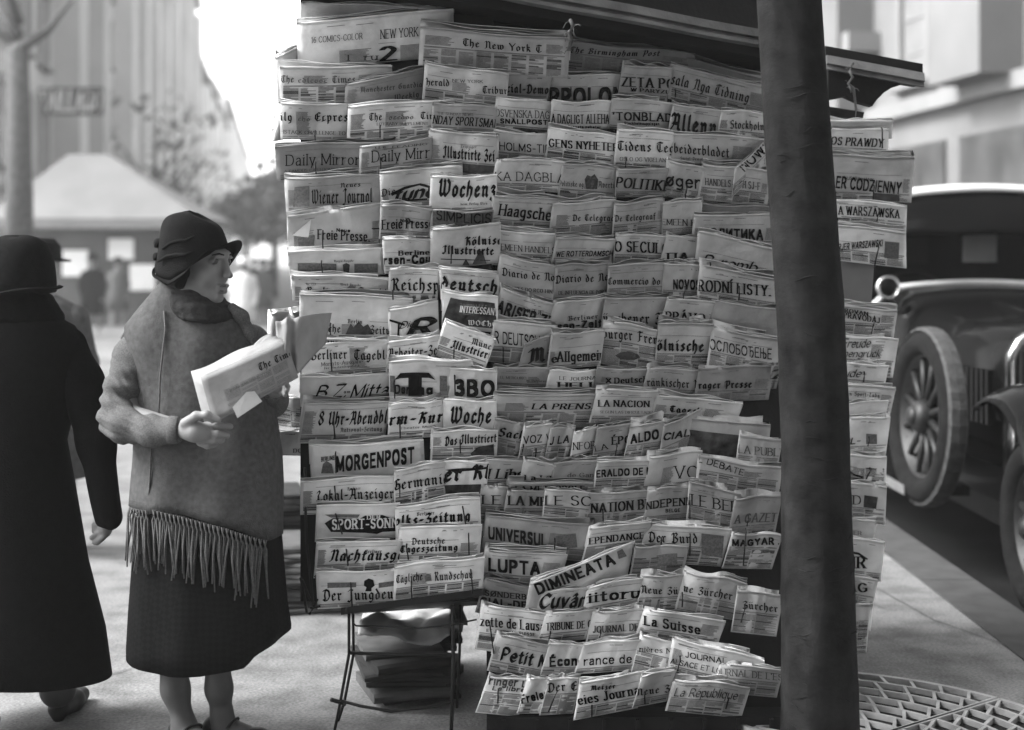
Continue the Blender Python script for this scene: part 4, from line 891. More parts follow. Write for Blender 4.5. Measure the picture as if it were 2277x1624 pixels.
pp(L, 9, 984, 638, 1108, 654, 86, [("INTERESSANT", 'roi', 1022, 690, 1106, 15, 700, 2), ("WOCHE", 'fr', 1040, 722, 1104, 12, 726, 2)], g=4, lv=3, z=.02, shapes=[([(1002, 656), (1100, 672), (1106, 732), (982, 718)], 3), ([(1020, 668), (1084, 676), (1074, 700), (1030, 696)], 1)], fine=False)
pp(RR, 9, 1114, 638, 1236, 668, 94, [("ARISER ZEIT", 'sab', 1102, 690, 1248, 25, 736), ("NEUE", 'ro', 1164, 690, 1210, 10, 698)], g=2, lv=3, z=.03)
pp(RR, 9, 1230, 668, 1350, 658, 80, [("Berliner", 'fr', 1262, 712, 1330, 11, 706), ("rsen-Zeitu", 'sab', 1228, 734, 1352, 16, 724)], g=1, lv=2, z=.02)
pp(RR, 9, 1344, 648, 1488, 656, 88, [("ünchener Ze", 'fr', 1340, 716, 1482, 25, 720)], g=2, lv=3, z=.03)
pp(RR, 9, 1484, 660, 1590, 668, 74, [("PRÁVO LI", 'rob', 1480, 712, 1598, 22, 720)], g=2, lv=2, z=.02)
pp(RR, 9, 1578, 664, 1738, 678, 74, (), g=1, lv=2, z=.01, fine=False)
pp(L, 10, 675, 744, 864, 748, 30, [("Berliner", 'fr', 690, 762, 762, 16)], g=2, lv=1, z=.01, fine=False)
pp(L, 10, 668, 764, 868, 752, 84, [("Berliner", 'fr', 690, 797, 772, 23, 796), ("Tageblatt", 'fr', 786, 798, 888, 23, 796), ("Monats-Ausgabe", 'ro', 714, 813, 806, 9, None, 4), ("für Auslandspolitik", 'fr', 720, 820, 800, 5, None, 1)], g=3, lv=2, z=.02)
pp(L, 10, 862, 752, 990, 738, 86, [("Arbeiter-Zeitu", 'fr', 862, 796, 1000, 24, 784)], g=2, lv=3, z=.02)
pp(L, 10, 990, 708, 1102, 742, 92, [("Münchner", 'fr', 1046, 762, 1128, 15, 784), ("Illustrierte", 'frb', 1000, 770, 1098, 19, 800)], g=3, lv=2, z=.03, sk=-22)
pp(RR, 10, 1098, 708, 1240, 722, 98, [("R DEUTSCH", 'sa', 1100, 760, 1200, 26, 770)], g=2, lv=3, z=.03)
pp(RR, 10, 1166, 756, 1232, 738, 72, [("Mi", 'frb', 1172, 806, 1230, 32, 800)], g=2, lv=1, z=.05)
pp(RR, 10, 1226, 742, 1346, 728, 86, [("Allgemein", 'rob', 1238, 804, 1344, 24, 800), ("e", 'rob', 1226, 806, 1238, 18)], g=2, lv=3, z=.05)
pp(RR, 10, 1342, 706, 1470, 726, 102, [("burger Frem", 'fr', 1340, 748, 1470, 24, 762)], g=2, lv=2, z=.03, shapes=[([(1368, 790), (1380, 782), (1400, 780), (1418, 786), (1424, 794), (1410, 800), (1380, 799)], 4)])
pp(RR, 10, 1464, 712, 1588, 714, 102, [("ölnische Z", 'frb', 1460, 778, 1592, 25, 782)], g=2, lv=5, z=.03)
pp(RR, 10, 1584, 722, 1738, 756, 100, [("ОСЛОБОЂЕЊЕ", 'sa', 1578, 775, 1716, 22, 798)], g=2, lv=4, z=.03)
pp(L, 11, 668, 832, 868, 822, 76, [("B.Z.", 'sc', 700, 884, 770, 30, 880), ("Mittag", 'sc', 778, 882, 880, 30, 878), ("am", 'fr', 764, 872, 780, 8)], g=2, lv=2, z=.0, fine=False)
pp(L, 11, 864, 798, 1052, 794, 100, [("Der", 'sab', 878, 873, 910, 18), ("ag.", 'sab', 930, 876, 972, 20)], g=3, lv=2, z=.025, shapes=[([(876, 842), (890, 826), (954, 826), (968, 842), (954, 838), (938, 838), (938, 880), (908, 880), (908, 838), (890, 838)], 0), ([(866, 830), (878, 832), (878, 872), (866, 870)], 1), ([(978, 832), (994, 832), (994, 868), (978, 868)], 1), ([(868, 886), (994, 886), (994, 888), (868, 888)], 0)])
pp(L, 11, 998, 812, 1106, 814, 80, [("3BO", 'sab', 1010, 878, 1098, 34, 878)], g=2, lv=2, z=.02, shapes=[([(1058, 882), (1092, 880), (1092, 883), (1058, 885)], 0)], fine=False)
pp(RR, 11, 1100, 806, 1228, 812, 62, [("EL MERCURIO", 'ro', 1112, 838, 1170, 6, None, 4), ("de Valparaiso", 'fr', 1170, 846, 1222, 5, None, 4)], g=2, lv=3, z=.03)
pp(RR, 11, 1222, 814, 1332, 814, 56, [("LE JOURNAL", 'ro', 1244, 842, 1334, 8, 842, 0), ("HELLE", 'rob', 1240, 862, 1350, 14, 862)], g=4, lv=2, z=.03, fine=False)
pp(RR, 11, 1328, 812, 1448, 814, 62, [("Deutsche", 'rob', 1366, 850, 1450, 14, 848)], g=2, lv=1, z=.03, shapes=[([(1346, 838), (1349, 836), (1360, 848), (1357, 850)], 0), ([(1360, 838), (1357, 836), (1346, 848), (1349, 850)], 0)])
pp(RR, 11, 1440, 812, 1560, 816, 72, [("ränkischer Ku", 'fr', 1438, 856, 1566, 20, 862)], g=2, lv=3, z=.02)
pp(RR, 11, 1554, 814, 1722, 806, 84, [("rager Presse", 'frb', 1552, 862, 1672, 17, 860)], g=1, lv=2, z=.03)
pp(RR, 11, 1716, 806, 1738, 806, 60, [("2", 'rob', 1716, 840, 1742, 22)], g=1, lv=1, z=.0)
pp(L, 12, 676, 896, 870, 886, 92, [("8 Uhr-Abendblatt", 'fri', 706, 944, 890, 30, 940), ("National-Zeitung", 'fr', 756, 960, 850, 10, None, 4)], g=2, lv=5, z=.015, sk=-8)
pp(L, 12, 866, 892, 988, 884, 86, [("rm-Kuri", 'fri', 862, 944, 996, 28, 936), ("Theater Musik", 'ro', 890, 954, 970, 5, None, 4)], g=3, lv=3, z=.025)
pp(L, 12, 984, 884, 1104, 884, 74, [("Woche", 'br', 998, 940, 1092, 36, 938)], g=3, lv=2, z=.015, fine=False)
pp(RR, 12, 1098, 874, 1336, 872, 82, [("LA PRENSA", 'roi', 1182, 908, 1332, 13, 908)], g=2, lv=5, z=.03, sk=-6)
pp(RR, 12, 1328, 864, 1466, 864, 80, [("LA NACION", 'rob', 1330, 902, 1444, 15, 902), ("SEGUN LAS DIFICULTADES", 'ro', 1334, 918, 1455, 6, None, 4)], g=2, lv=3, z=.045)
pp(RR, 12, 1460, 872, 1652, 886, 68, [("Tagesb", 'frb', 1488, 914, 1560, 15, 920)], g=2, lv=3, z=.03, sk=-6)
pp(L, 13, 688, 984, 942, 978, 84, [("MORGENPOST", 'sab', 748, 1046, 920, 32, 1026), ("BERLINER", 'sab', 714, 1024, 748, 9, 1018)], g=2, lv=3, shapes=[([(714, 1052), (718, 1030), (726, 1022), (738, 1030), (742, 1052)], 1)], fine=False)
pp(L, 13, 960, 956, 1108, 948, 78, [("Das Illustrierte", 'frb', 988, 988, 1112, 21, 978)], g=2, lv=2, z=.015, shapes=[([(1046, 1008), (1062, 992), (1098, 984), (1100, 1030), (1058, 1026)], 3), ([(1052, 1006), (1062, 1000), (1070, 1006), (1068, 1018), (1056, 1020)], 1)])
pp(RR, 13, 1100, 924, 1170, 938, 104, [("Sach", 'fri', 1104, 966, 1166, 20, 974)], g=2, lv=3, z=.03, sk=-14)
pp(RR, 13, 1166, 938, 1230, 932, 96, [("VOZ VA", 'sa', 1164, 984, 1242, 17, 976)], g=2, lv=2, z=.04, sk=-8)
pp(RR, 13, 1224, 946, 1280, 938, 92, [("J LA", 'sai', 1222, 986, 1264, 16, 980)], g=1, lv=3, z=.03, sk=-8)
pp(RR, 13, 1276, 952, 1334, 944, 86, [("NFORM", 'ro', 1274, 998, 1340, 17, 994)], g=2, lv=1, z=.035, sk=-6)
pp(RR, 13, 1328, 946, 1408, 934, 92, [("LA", 'ro', 1324, 1002, 1352, 13, 996), ("ÉPOC", 'rob', 1360, 986, 1420, 18, 982)], g=2, lv=3, z=.03, sk=-6)
pp(RR, 13, 1402, 946, 1482, 930, 92, [("ALDO", 'sab', 1402, 984, 1464, 19, 974)], g=2, lv=5, z=.045, sk=-8)
pp(RR, 13, 1476, 938, 1562, 906, 100, [("CIALIS", 'sai', 1474, 976, 1556, 15, 962)], g=1, lv=2, z=.035, sk=-14)
pp(RR, 13, 1528, 924, 1714, 944, 90, (), g=2, lv=4, z=.03, shapes=[([(1528, 952), (1700, 972), (1690, 1020), (1520, 1010)], 3)], fine=False, sk=-8)
pp(RR, 13, 1646, 960, 1740, 966, 104, [("LA PUBLIC", 'ro', 1642, 1004, 1752, 18, 1012, 4)], g=1, lv=2, z=.045, sk=-8)
pp(L, 14, 668, 1064, 884, 1050, 84, [("Lokal-Anzeiger", 'fr', 702, 1112, 876, 25, 1106), ("Berliner", 'fr', 772, 1088, 802, 7, None, 4)], g=2, lv=1, z=.02)
pp(L, 14, 876, 1040, 992, 1014, 92, [("Germania", 'fr', 872, 1088, 1000, 26, 1072), ("Morgenausgabe", 'fr', 918, 1070, 958, 6, 1066, 4)], g=2, lv=2, z=.03)
pp(L, 14, 984, 1020, 1088, 1018, 82, [("er Kl", 'br', 984, 1070, 1088, 34, 1060)], g=4, lv=2, z=.015, shapes=[([(986, 1078), (1086, 1074), (1086, 1098), (986, 1098)], 3), ([(990, 1042), (1084, 1032), (1084, 1037), (1010, 1048)], 0)], fine=False)
pp(RR, 14, 1080, 1018, 1174, 1018, 82, [("l Libera", 'roi', 1082, 1062, 1196, 22, 1060)], g=2, lv=2, z=.03)
pp(RR, 14, 1164, 1018, 1240, 1030, 68, [("La Libr", 'rob', 1166, 1066, 1244, 12, 1068)], g=2, lv=3, z=.04)
pp(RR, 14, 1232, 1030, 1334, 1018, 70, [("de Gand", 'ro', 1262, 1060, 1330, 10, 1058, 4)], g=2, lv=3, z=.035)
pp(RR, 14, 1328, 1020, 1446, 1016, 86, [("ERALDO DE M", 'sab', 1326, 1058, 1450, 15, 1050)], g=2, lv=2, z=.04)
pp(RR, 14, 1440, 1012, 1562, 1000, 92, [("VOC", 'rol', 1500, 1062, 1580, 28, 1062)], g=2, lv=3, z=.03)
pp(RR, 14, 1554, 1006, 1740, 1036, 92, [("L DEBATE", 'sa', 1552, 1024, 1652, 14, 1052)], g=1, lv=3, z=.04)
pp(L, 15, 704, 1120, 890, 1114, 86, [("SPORT-SONN", 'sl', 738, 1176, 884, 22, 1170, 2), ("DER", 'sl', 816, 1151, 846, 9, 1149, 2)], g=3, lv=3, z=.02, shapes=[([(722, 1162), (740, 1150), (800, 1150), (812, 1142), (850, 1140), (870, 1148), (890, 1148), (890, 1180), (850, 1182), (838, 1187), (812, 1184), (736, 1182)], 0), ([(722, 1142), (800, 1140), (796, 1148), (736, 1149)], 1)], fine=False)
pp(L, 15, 878, 1122, 1068, 1098, 92, [("olks-Zeitung", 'frb', 876, 1166, 1046, 24, 1156), ("Berliner", 'fr', 926, 1142, 966, 8, 1140, 0)], g=3, lv=2, z=.03)
pp(RR, 15, 1070, 1076, 1138, 1076, 108, [("LE M", 'ro', 1072, 1118, 1160, 21, 1120)], g=2, lv=3, z=.02)
pp(RR, 15, 1132, 1064, 1358, 1072, 44, [("LA METROPOLE", 'rob', 1146, 1090, 1300, 14)], g=1, lv=2, z=.01, fine=False)
pp(RR, 15, 1128, 1084, 1220, 1086, 84, [("LA MEU", 'rob', 1130, 1120, 1236, 21, 1122, 0)], g=2, lv=2, z=.04)
pp(RR, 15, 1212, 1080, 1316, 1088, 84, [("LE SOIR", 'ro', 1212, 1120, 1350, 22, 1122)], g=2, lv=2, z=.045)
pp(RR, 15, 1308, 1092, 1450, 1084, 84, [("NATION BEL", 'rob', 1314, 1138, 1462, 22, 1128)], g=2, lv=3, z=.04)
pp(RR, 15, 1440, 1078, 1544, 1074, 86, [("NDEPENDA", 'sl', 1436, 1130, 1556, 17, 1116), ("BELGE", 'sab', 1480, 1138, 1512, 7, 1136)], g=2, lv=3, z=.04)
pp(RR, 15, 1534, 1074, 1648, 1094, 90, [("ILE BELG", 'ro', 1530, 1122, 1664, 24, 1140)], g=1, lv=4, z=.045)
pp(RR, 15, 1634, 1104, 1740, 1096, 96, [("A GAZETTE", 'roi', 1632, 1162, 1752, 20, 1156, 4)], g=1, lv=3, z=.04)
pp(L, 16, 704, 1202, 894, 1194, 84, [("Nachtausgabe", 'fri', 730, 1246, 930, 26, 1240), ("Berliner", 'fri', 810, 1226, 848, 8, 1225)], g=3, lv=2, z=.02)
pp(L, 16, 888, 1172, 1072, 1162, 92, [("Deutsche", 'fr', 914, 1209, 990, 15, 1206), ("Tageszeitung", 'frb', 888, 1228, 1018, 16, 1222)], g=3, lv=2, z=.03)
pp(RR, 16, 1082, 1140, 1322, 1164, 86, [("UNIVERSUL", 'sab', 1086, 1196, 1214, 24, 1212)], g=2, lv=4, z=.03, sk=-6, shapes=[([(1236, 1190), (1280, 1184), (1284, 1216), (1240, 1222)], 1)])
pp(RR, 16, 1312, 1168, 1450, 1150, 82, [("EPENDANCE", 'rob', 1310, 1208, 1432, 15, 1194)], g=2, lv=2, z=.04)
pp(RR, 16, 1440, 1154, 1628, 1166, 90, [("Der Bund", 'fr', 1440, 1202, 1552, 24, 1206)], g=2, lv=3, z=.03, sk=-8, shapes=[([(1560, 1182), (1610, 1188), (1606, 1240), (1560, 1232)], 1)])
pp(RR, 16, 1628, 1180, 1740, 1178, 84, [("MAGYAR JE", 'sab', 1628, 1210, 1752, 14, 1206)], g=1, lv=1, z=.03)
pp(L, 17, 702, 1268, 886, 1260, 88, [("Der Jungdeut", 'fr', 716, 1336, 886, 26, 1330)], g=4, lv=1, z=.03, shapes=[([(810, 1286), (820, 1280), (830, 1284), (833, 1298), (826, 1304), (826, 1312), (812, 1312), (815, 1302), (809, 1298)], 0), ([(728, 1294), (792, 1290), (792, 1302), (728, 1306)], 1), ([(842, 1292), (880, 1288), (880, 1300), (842, 1304)], 1)])
pp(L, 17, 878, 1248, 1078, 1230, 88, [("Tägliche", 'fr', 880, 1294, 940, 19, 1288), ("Rundschau", 'fr', 964, 1290, 1052, 20, 1282)], g=3, lv=2, z=.04, shapes=[([(944, 1280), (950, 1274), (958, 1276), (960, 1290), (946, 1292)], 1)])
pp(RR, 17, 1082, 1216, 1262, 1236, 78, [("LUPTA", 'sab', 1086, 1266, 1200, 27, 1278)], g=2, lv=4, z=.03)
pp(RR, 17, 1412, 1214, 1532, 1208, 80, (), g=2, lv=2, z=.03, shapes=[([(1460, 1232), (1506, 1226), (1506, 1254), (1462, 1258)], 1)])
pp(RR, 17, 1180, 1292, 1412, 1200, 84, [("DIMINEATA", 'sab', 1196, 1318, 1368, 24, 1250)], g=3, lv=3, z=.055, sk=18, shapes=[([(1372, 1222), (1384, 1216), (1394, 1234), (1376, 1240)], 1)], fine=False)
pp(RR, 18, 1078, 1282, 1210, 1304, 82, [("SØNDERBORG", 'sl', 1078, 1322, 1214, 12, 1332), ("CIAL-DEMO", 'sab', 1068, 1342, 1212, 15, 1354)], g=1, lv=3, z=.03, sk=-6)
pp(RR, 18, 1198, 1306, 1316, 1298, 68, [("Cuvântu", 'scb', 1196, 1350, 1340, 32, 1346)], g=2, lv=2, z=.045)
pp(RR, 18, 1306, 1296, 1434, 1274, 78, [("iitorul", 'sl', 1308, 1338, 1436, 22, 1324)], g=2, lv=3, z=.05)
pp(RR, 18, 1426, 1280, 1530, 1278, 84, [("Neue Zürch", 'fr', 1424, 1318, 1540, 17, 1322, 0)], g=2, lv=4, z=.04, sk=-6)
pp(RR, 18, 1522, 1268, 1662, 1292, 92, [("ue Zürcher Zei", 'fr', 1518, 1312, 1668, 19, 1340, 0)], g=1, lv=3, z=.05, sk=-8)
pp(RR, 18, 1640, 1304, 1742, 1312, 100, [("Zürcher", 'fr', 1650, 1350, 1730, 18, 1358, 0)], g=1, lv=3, z=.055, sk=-8)
pp(RR, 19, 1072, 1338, 1218, 1358, 106, [("zette de Lausan", 'rob', 1068, 1388, 1222, 22, 1402), ("ET JOURNAL SUISSE", 'sl', 1082, 1402, 1190, 6, 1412)], g=4, lv=2, z=.04, sk=-20)
pp(RR, 19, 1214, 1362, 1324, 1350, 74, [("TRIBUNE DE GEN", 'rob', 1214, 1400, 1336, 17, 1392)], g=2, lv=2, z=.05)
pp(RR, 19, 1318, 1354, 1434, 1350, 76, [("JOURNAL DE GE", 'rob', 1318, 1406, 1446, 15, 1400, 4)], g=2, lv=4, z=.04)
pp(RR, 19, 1432, 1344, 1614, 1374, 74, [("La Suisse", 'sl', 1432, 1386, 1556, 21, 1408)], g=2, lv=3, z=.055, sk=-6)
pp(RR, 20, 1106, 1408, 1230, 1430, 84, [("Petit Ma", 'scb', 1112, 1466, 1236, 28, 1488)], g=1, lv=4, z=.045, sk=-14)
pp(RR, 20, 1222, 1424, 1304, 1424, 76, [("Économ", 'sab', 1222, 1480, 1320, 20, 1474)], g=2, lv=3, z=.055)
pp(RR, 20, 1298, 1428, 1430, 1414, 76, [("rance de l'E", 'sa', 1298, 1478, 1444, 20, 1470)], g=4, lv=2, z=.055)
pp(RR, 20, 1424, 1408, 1500, 1420, 94, [("nières No", 'ro', 1422, 1446, 1504, 12, 1450)], g=2, lv=2, z=.045)
pp(RR, 20, 1496, 1410, 1700, 1460, 84, [("JOURNAL", 'sa', 1524, 1458, 1616, 13, 1474), ("ALSACE ET LO", 'sa', 1490, 1474, 1602, 12, 1496)], g=2, lv=3, z=.05, sk=-6)
pp(RR, 20, 1600, 1474, 1742, 1480, 70, [("OURNAL DE L'EST", 'ro', 1588, 1498, 1752, 15, 1510, 4)], g=0, lv=2, z=.065, sk=-4)
pp(RR, 21, 1088, 1492, 1184, 1506, 88, [("ringer De", 'sai', 1086, 1516, 1186, 18, 1526, 4), ("La libre", 'sai', 1094, 1530, 1166, 10, 1536, 4)], g=2, lv=3, z=.05, sk=-24)
pp(RR, 21, 1172, 1504, 1230, 1498, 86, [("Freies", 'sab', 1160, 1562, 1220, 18, 1548)], g=3, lv=2, z=.06, sk=-22)
pp(RR, 21, 1220, 1502, 1296, 1500, 88, [("Der Els", 'fr', 1216, 1536, 1304, 22, 1530)], g=3, lv=3, z=.055, sk=-8)
pp(RR, 21, 1290, 1512, 1434, 1486, 90, [("Metzer", 'frb', 1312, 1532, 1368, 11, 1526), ("eies Journal", 'rob', 1286, 1566, 1430, 21, 1540)], g=3, lv=3, z=.065, sk=-8)
pp(RR, 21, 1426, 1494, 1504, 1486, 78, [("Neue Zei", 'fr', 1414, 1546, 1510, 17, 1534)], g=2, lv=2, z=.055, sk=-14)
pp(RR, 21, 1498, 1506, 1668, 1518, 78, [("La République", 'sc', 1498, 1544, 1638, 20, 1552, 4)], g=1, lv=3, z=.06, sk=-18)
# ---- the door of papers beyond the tree
pp(WW, 1, 1838, 258, 1986, 268, 44, (), g=2, lv=3, z=-.02, fine=False)
pp(WW, 1, 1836, 272, 1976, 282, 72, [("OS PRAWDY", 'roi', 1846, 318, 1962, 19, 326)], g=3, lv=3)
pp(WW, 2, 1838, 340, 2034, 352, 104, [("ER CODZIENNY", 'sai', 1858, 416, 2002, 24, 430), ("ILUSTROWANY", 'sa', 1876, 398, 1942, 7, 402)], g=2, lv=5, shapes=[([(1944, 428), (2000, 434), (2000, 450), (1942, 446)], 3)])
pp(WW, 3, 1850, 440, 2017, 452, 70, [("A WARSZAWSKA", 'rob', 1864, 474, 2000, 20, 482)], g=4, lv=1, z=.01)
pp(WW, 4, 1850, 498, 2014, 510, 84, [("RJER WARSZAWSKI", 'sai', 1864, 556, 1962, 14, 546)], g=3, lv=4, z=.01, shapes=[([(1968, 535), (2000, 537), (1998, 575), (1966, 573)], 1)])
pp(WW, 5, 1860, 676, 1996, 688, 74, [("ROVAN", 'rob', 1878, 694, 1930, 8, 700), ("PRAVODAJ", 'rob', 1876, 706, 1956, 12, 716)], g=2, lv=4, z=.01, sk=-12)
pp(WW, 6, 1866, 738, 1998, 742, 94, [("Freude", 'sc', 1872, 768, 1934, 20, 768, 4), ("hengrück", 'sc', 1874, 790, 1956, 16, 792, 4)], g=3, lv=2, z=.01, sk=-12)
pp(WW, 7, 1868, 796, 1976, 802, 62, [("ude-", 'sc', 1874, 836, 1924, 18, 836, 4)], g=3, lv=2, z=.02, sk=-6)
pp(WW, 8, 1872, 848, 1992, 852, 106, [("inn Sport-Lady", 'fr', 1878, 876, 1956, 9, 880, 0)], g=3, lv=2, z=.01, sk=-14)
pp(WW, 9, 1874, 892, 1976, 886, 60, (), g=3, lv=4, z=.02, fine=False, sk=-4)
pp(WW, 10, 1876, 930, 1980, 922, 96, [("PLÓ", 'sai', 1876, 988, 1912, 13, 984)], g=3, lv=3, z=.03, sk=-8, shapes=[([(1926, 962), (1950, 962), (1950, 986), (1926, 986)], 1)])
pp(WW, 11, 1880, 1002, 1972, 1010, 84, (), g=3, lv=3, z=.03, sk=-8, shapes=[([(1884, 1040), (1900, 1052), (1920, 1058), (1920, 1062), (1898, 1056), (1882, 1046)], 0), ([(1886, 1066), (1918, 1060), (1918, 1064), (1886, 1070)], 0)])
pp(WW, 12, 1880, 1066, 1972, 1074, 92, [("ND", 'ro', 1876, 1118, 1914, 20, 1120)], g=2, lv=2, z=.03, sk=-8, shapes=[([(1922, 1098), (1952, 1102), (1948, 1130), (1920, 1126)], 3)])
pp(WW, 13, 1882, 1146, 1948, 1154, 58, [("TER", 'ro', 1888, 1186, 1916, 9, 1188, 4)], g=2, lv=2, z=.03, sk=-4)
pp(WW, 14, 1884, 1192, 1968, 1200, 96, [("YIR", 'rob', 1872, 1262, 1924, 26, 1262)], g=3, lv=1, z=.03, sk=-12, shapes=[([(1888, 1222), (1910, 1226), (1930, 1240), (1928, 1243), (1908, 1231), (1888, 1227)], 0)])
pp(WW, 15, 1886, 1272, 1952, 1280, 80, [("AG", 'rob', 1882, 1312, 1928, 20, 1314)], g=2, lv=1, z=.03, sk=-10, shapes=[([(1908, 1284), (1946, 1288), (1940, 1308)], 2)])
pp(WW, 16, 1890, 1334, 1936, 1338, 118, (), g=2, lv=1, z=.02, sk=-10)
# ---- papers hung on the narrow flank beside the woman
pp('S', 1, 612, 872, 676, 880, 76, (), g=3, lv=1, sk=6, fine=True)
pp('S', 2, 622, 952, 694, 956, 60, [("DOCE", 'rob', 652, 1006, 690, 9, 1006, 4)], g=3, lv=1, sk=6)
pp('S', 3, 598, 690, 668, 688, 110, (), g=4, lv=2, sk=-4, fine=False)

def label_papers():
    rows = {}
    for i, p in enumerate(PAPERS): rows.setdefault((p[0] if p[0] != 'R' else 'L', p[1]), []).append(i)
    lab = {}
    for (blk, row), ids in rows.items():
        ids.sort(key=lambda i: PAPERS[i][2])
        for k, i in enumerate(ids):
            big = max(PAPERS[i][7], key=lambda t: t[5], default=None); tone = ('dark', 'dull grey', 'grey', 'pale', 'white')[PAPERS[i][8]]
            d = SDESC[big[1]] + ' title' if big else 'no title showing'
            if blk == 'L': lab[i] = '%s newspaper, %s, %s from the woman in the %s rack row' % (tone, d, ORD[k], ORD[row - 1])
            elif blk == 'W': lab[i] = '%s newspaper, %s, %s row down beyond the tree trunk%s' % (tone, d, ORD[row - 1], '' if len(ids) == 1 else (', hindmost' if k == 1 else ', in front'))
            else: lab[i] = '%s newspaper hanging at the rack flank by the woman, %s' % (tone, ('beside her elbow', 'below her elbow', 'above the paper she holds')[row - 1])
    return lab
for i, p in enumerate(PAPERS):               # tone: open light on low rows and door put into paler paper; copies vary
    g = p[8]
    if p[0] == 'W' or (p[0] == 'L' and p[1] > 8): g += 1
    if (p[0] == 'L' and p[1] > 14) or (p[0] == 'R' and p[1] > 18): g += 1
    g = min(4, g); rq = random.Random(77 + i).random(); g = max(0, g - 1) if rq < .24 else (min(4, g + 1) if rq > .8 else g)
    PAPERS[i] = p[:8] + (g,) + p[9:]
_lab = label_papers()
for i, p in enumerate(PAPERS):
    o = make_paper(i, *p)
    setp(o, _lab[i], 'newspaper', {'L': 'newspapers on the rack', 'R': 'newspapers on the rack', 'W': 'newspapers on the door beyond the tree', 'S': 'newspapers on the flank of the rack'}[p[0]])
# ------------------------------------------------------------------ people
M_SKIN = mat('skin', .16, .55, .07, 30, spec=.35, bump=.05, bscale=160)
M_STOCK = mat('stocking', .04, .6, .12, 25, spec=.35)
M_KNIT = mat('grey_knit', .085, .95, .35, 230, bump=.5, bscale=420, spec=.1)
M_KNIT2 = mat('grey_shawl_wool', .062, .95, .24, 60, bump=.6, bscale=330, spec=.1)
M_SCARF = mat('dark_scarf', .022, .95, .3, 120, bump=.5, bscale=260, spec=.1)
M_HAT = mat('black_felt', .006, .95, .3, 60, bump=.3, bscale=240, spec=.06)
M_SHOE = mat('black_shoe_leather', .005, .5, .2, 20, spec=.15)
M_COAT = mat('black_coat_cloth', .003, .95, .3, 40, bump=.3, bscale=200, spec=.03)
M_EYE = mat('eye', .02, .3, .3, 90, spec=.4)
M_LIP = mat('lips', .06, .5, .1, 60)
M_GREYC = mat('grey_coat', .07, .95, .25, 30, spec=.1)
M_PALEC = mat('pale_coat', .5, .95, .12, 12, spec=.1)
# dark skirt with a woven check
M_SKIRT = mat('dark_woven_skirt', .02, .95, .2, 40, spec=.03)
t_ = M_SKIRT.node_tree; b_ = t_.nodes['Principled BSDF']; tc = t_.nodes.new('ShaderNodeTexCoord'); mp = t_.nodes.new('ShaderNodeMapping'); mp.inputs['Rotation'].default_value = (0, R(45), 0)
ck = t_.nodes.new('ShaderNodeTexChecker'); ck.inputs['Scale'].default_value = 70; ck.inputs[1].default_value = (.0042,) * 3 + (1,); ck.inputs[2].default_value = (.0066,) * 3 + (1,)
t_.links.new(tc.outputs['Object'], mp.inputs[0]); t_.links.new(mp.outputs[0], ck.inputs[0]); t_.links.new(ck.outputs[0], b_.inputs['Base Color'])

PYW = 4.36
def Q(u, v, dy=0.0): return W(u, v, PYW) + Vector((0, dy, 0))      # px in the woman's plane, then moved in depth
def loftring(uL, vL, uR, vR, dep, cy=0.0, n=64, ex=2.3, Y=PYW, fold=None):
    a, b = W(uL, vL, Y), W(uR, vR, Y); c = (a + b) / 2; h = (b - a) / 2; out = []
    for j in range(n):
        t = 2 * math.pi * j / n; x, y = math.cos(t), math.sin(t)
        k = (abs(x) ** ex + abs(y) ** ex) ** (-1 / ex)
        f = 1 + (fold(t) if fold else 0)
        out.append(c + h * (x * k * f) + Vector((0, cy + dep * y * k * f, 0)))
    return out

WM = empty('person', (Q(430, 1640).x, 4.4, 0), 'woman in a dark cloche hat and grey fringed shawl, holding folded newspapers beside the rack', 'person')
# --- head frame
hc = Q(433, 580); hf = Vector((.95, -.31, -.03)).normalized(); hl = Vector((0, 0, 1)).cross(hf).normalized(); hu = hf.cross(hl)
HS = 1.12
def H(f, l, u): return hc + (hf * f + hl * l + hu * u) * HS
fr = (hf, hl, hu)
B = SDF(.004)
B.ell(H(-.005, 0, .028), (.1, .078, .097), fr, .02).ell(H(.038, 0, -.035), (.056, .058, .082), fr, .03)
B.cap(H(.0, .05, -.068), .022, H(.06, .014, -.1), .019, .025).cap(H(.0, -.05, -.068), .022, H(.06, -.014, -.1), .019, .025).cap(H(.064, .008, -.097), .017, H(.064, -.008, -.097), .017, .02)
B.cap(H(.084, .03, .02), .011, H(.09, .0, .022), .010, .014).cap(H(.084, -.03, .02), .011, H(.09, 0, .022), .010, .014)
for s_ in (-1, 1):
    B.ell(H(.1, s_ * .033, .0), (.017, .02, .014), fr, .008, True)
    B.ell(H(.055, s_ * .04, -.035), (.03, .024, .03), fr, .02)
    B.ell(H(.103, s_ * .011, -.038), (.011, .008, .009), fr, .006)
    B.cap(H(-.005, s_ * .077, .01), .012, H(.0, s_ * .076, -.035), .008, .008)
    B.ell(H(.077, s_ * .033, .002), (.013, .015, .011), fr, .004)
    B.cap(H(.088, s_ * .046, .011), .004, H(.098, s_ * .018, .012), .0045, .006)
B.cap(H(.092, 0, .012), .008, H(.102, 0, -.030), .0105, .012)
B.cap(H(.086, .017, -.069), .006, H(.098, 0, -.066), .007, .007).cap(H(.086, -.017, -.069), .006, H(.098, 0, -.066), .007, .007)
B.cap(H(.084, .015, -.079), .006, H(.094, 0, -.08), .008, .006).cap(H(.084, -.015, -.079), .006, H(.094, 0, -.08), .008, .006)
B.ell(H(.108, 0, -.0725), (.016, .022, .0012), fr, .002, True)
B.cap(H(-.01, 0, -.06), .055, Q(444, 730, .03), .06, .03)
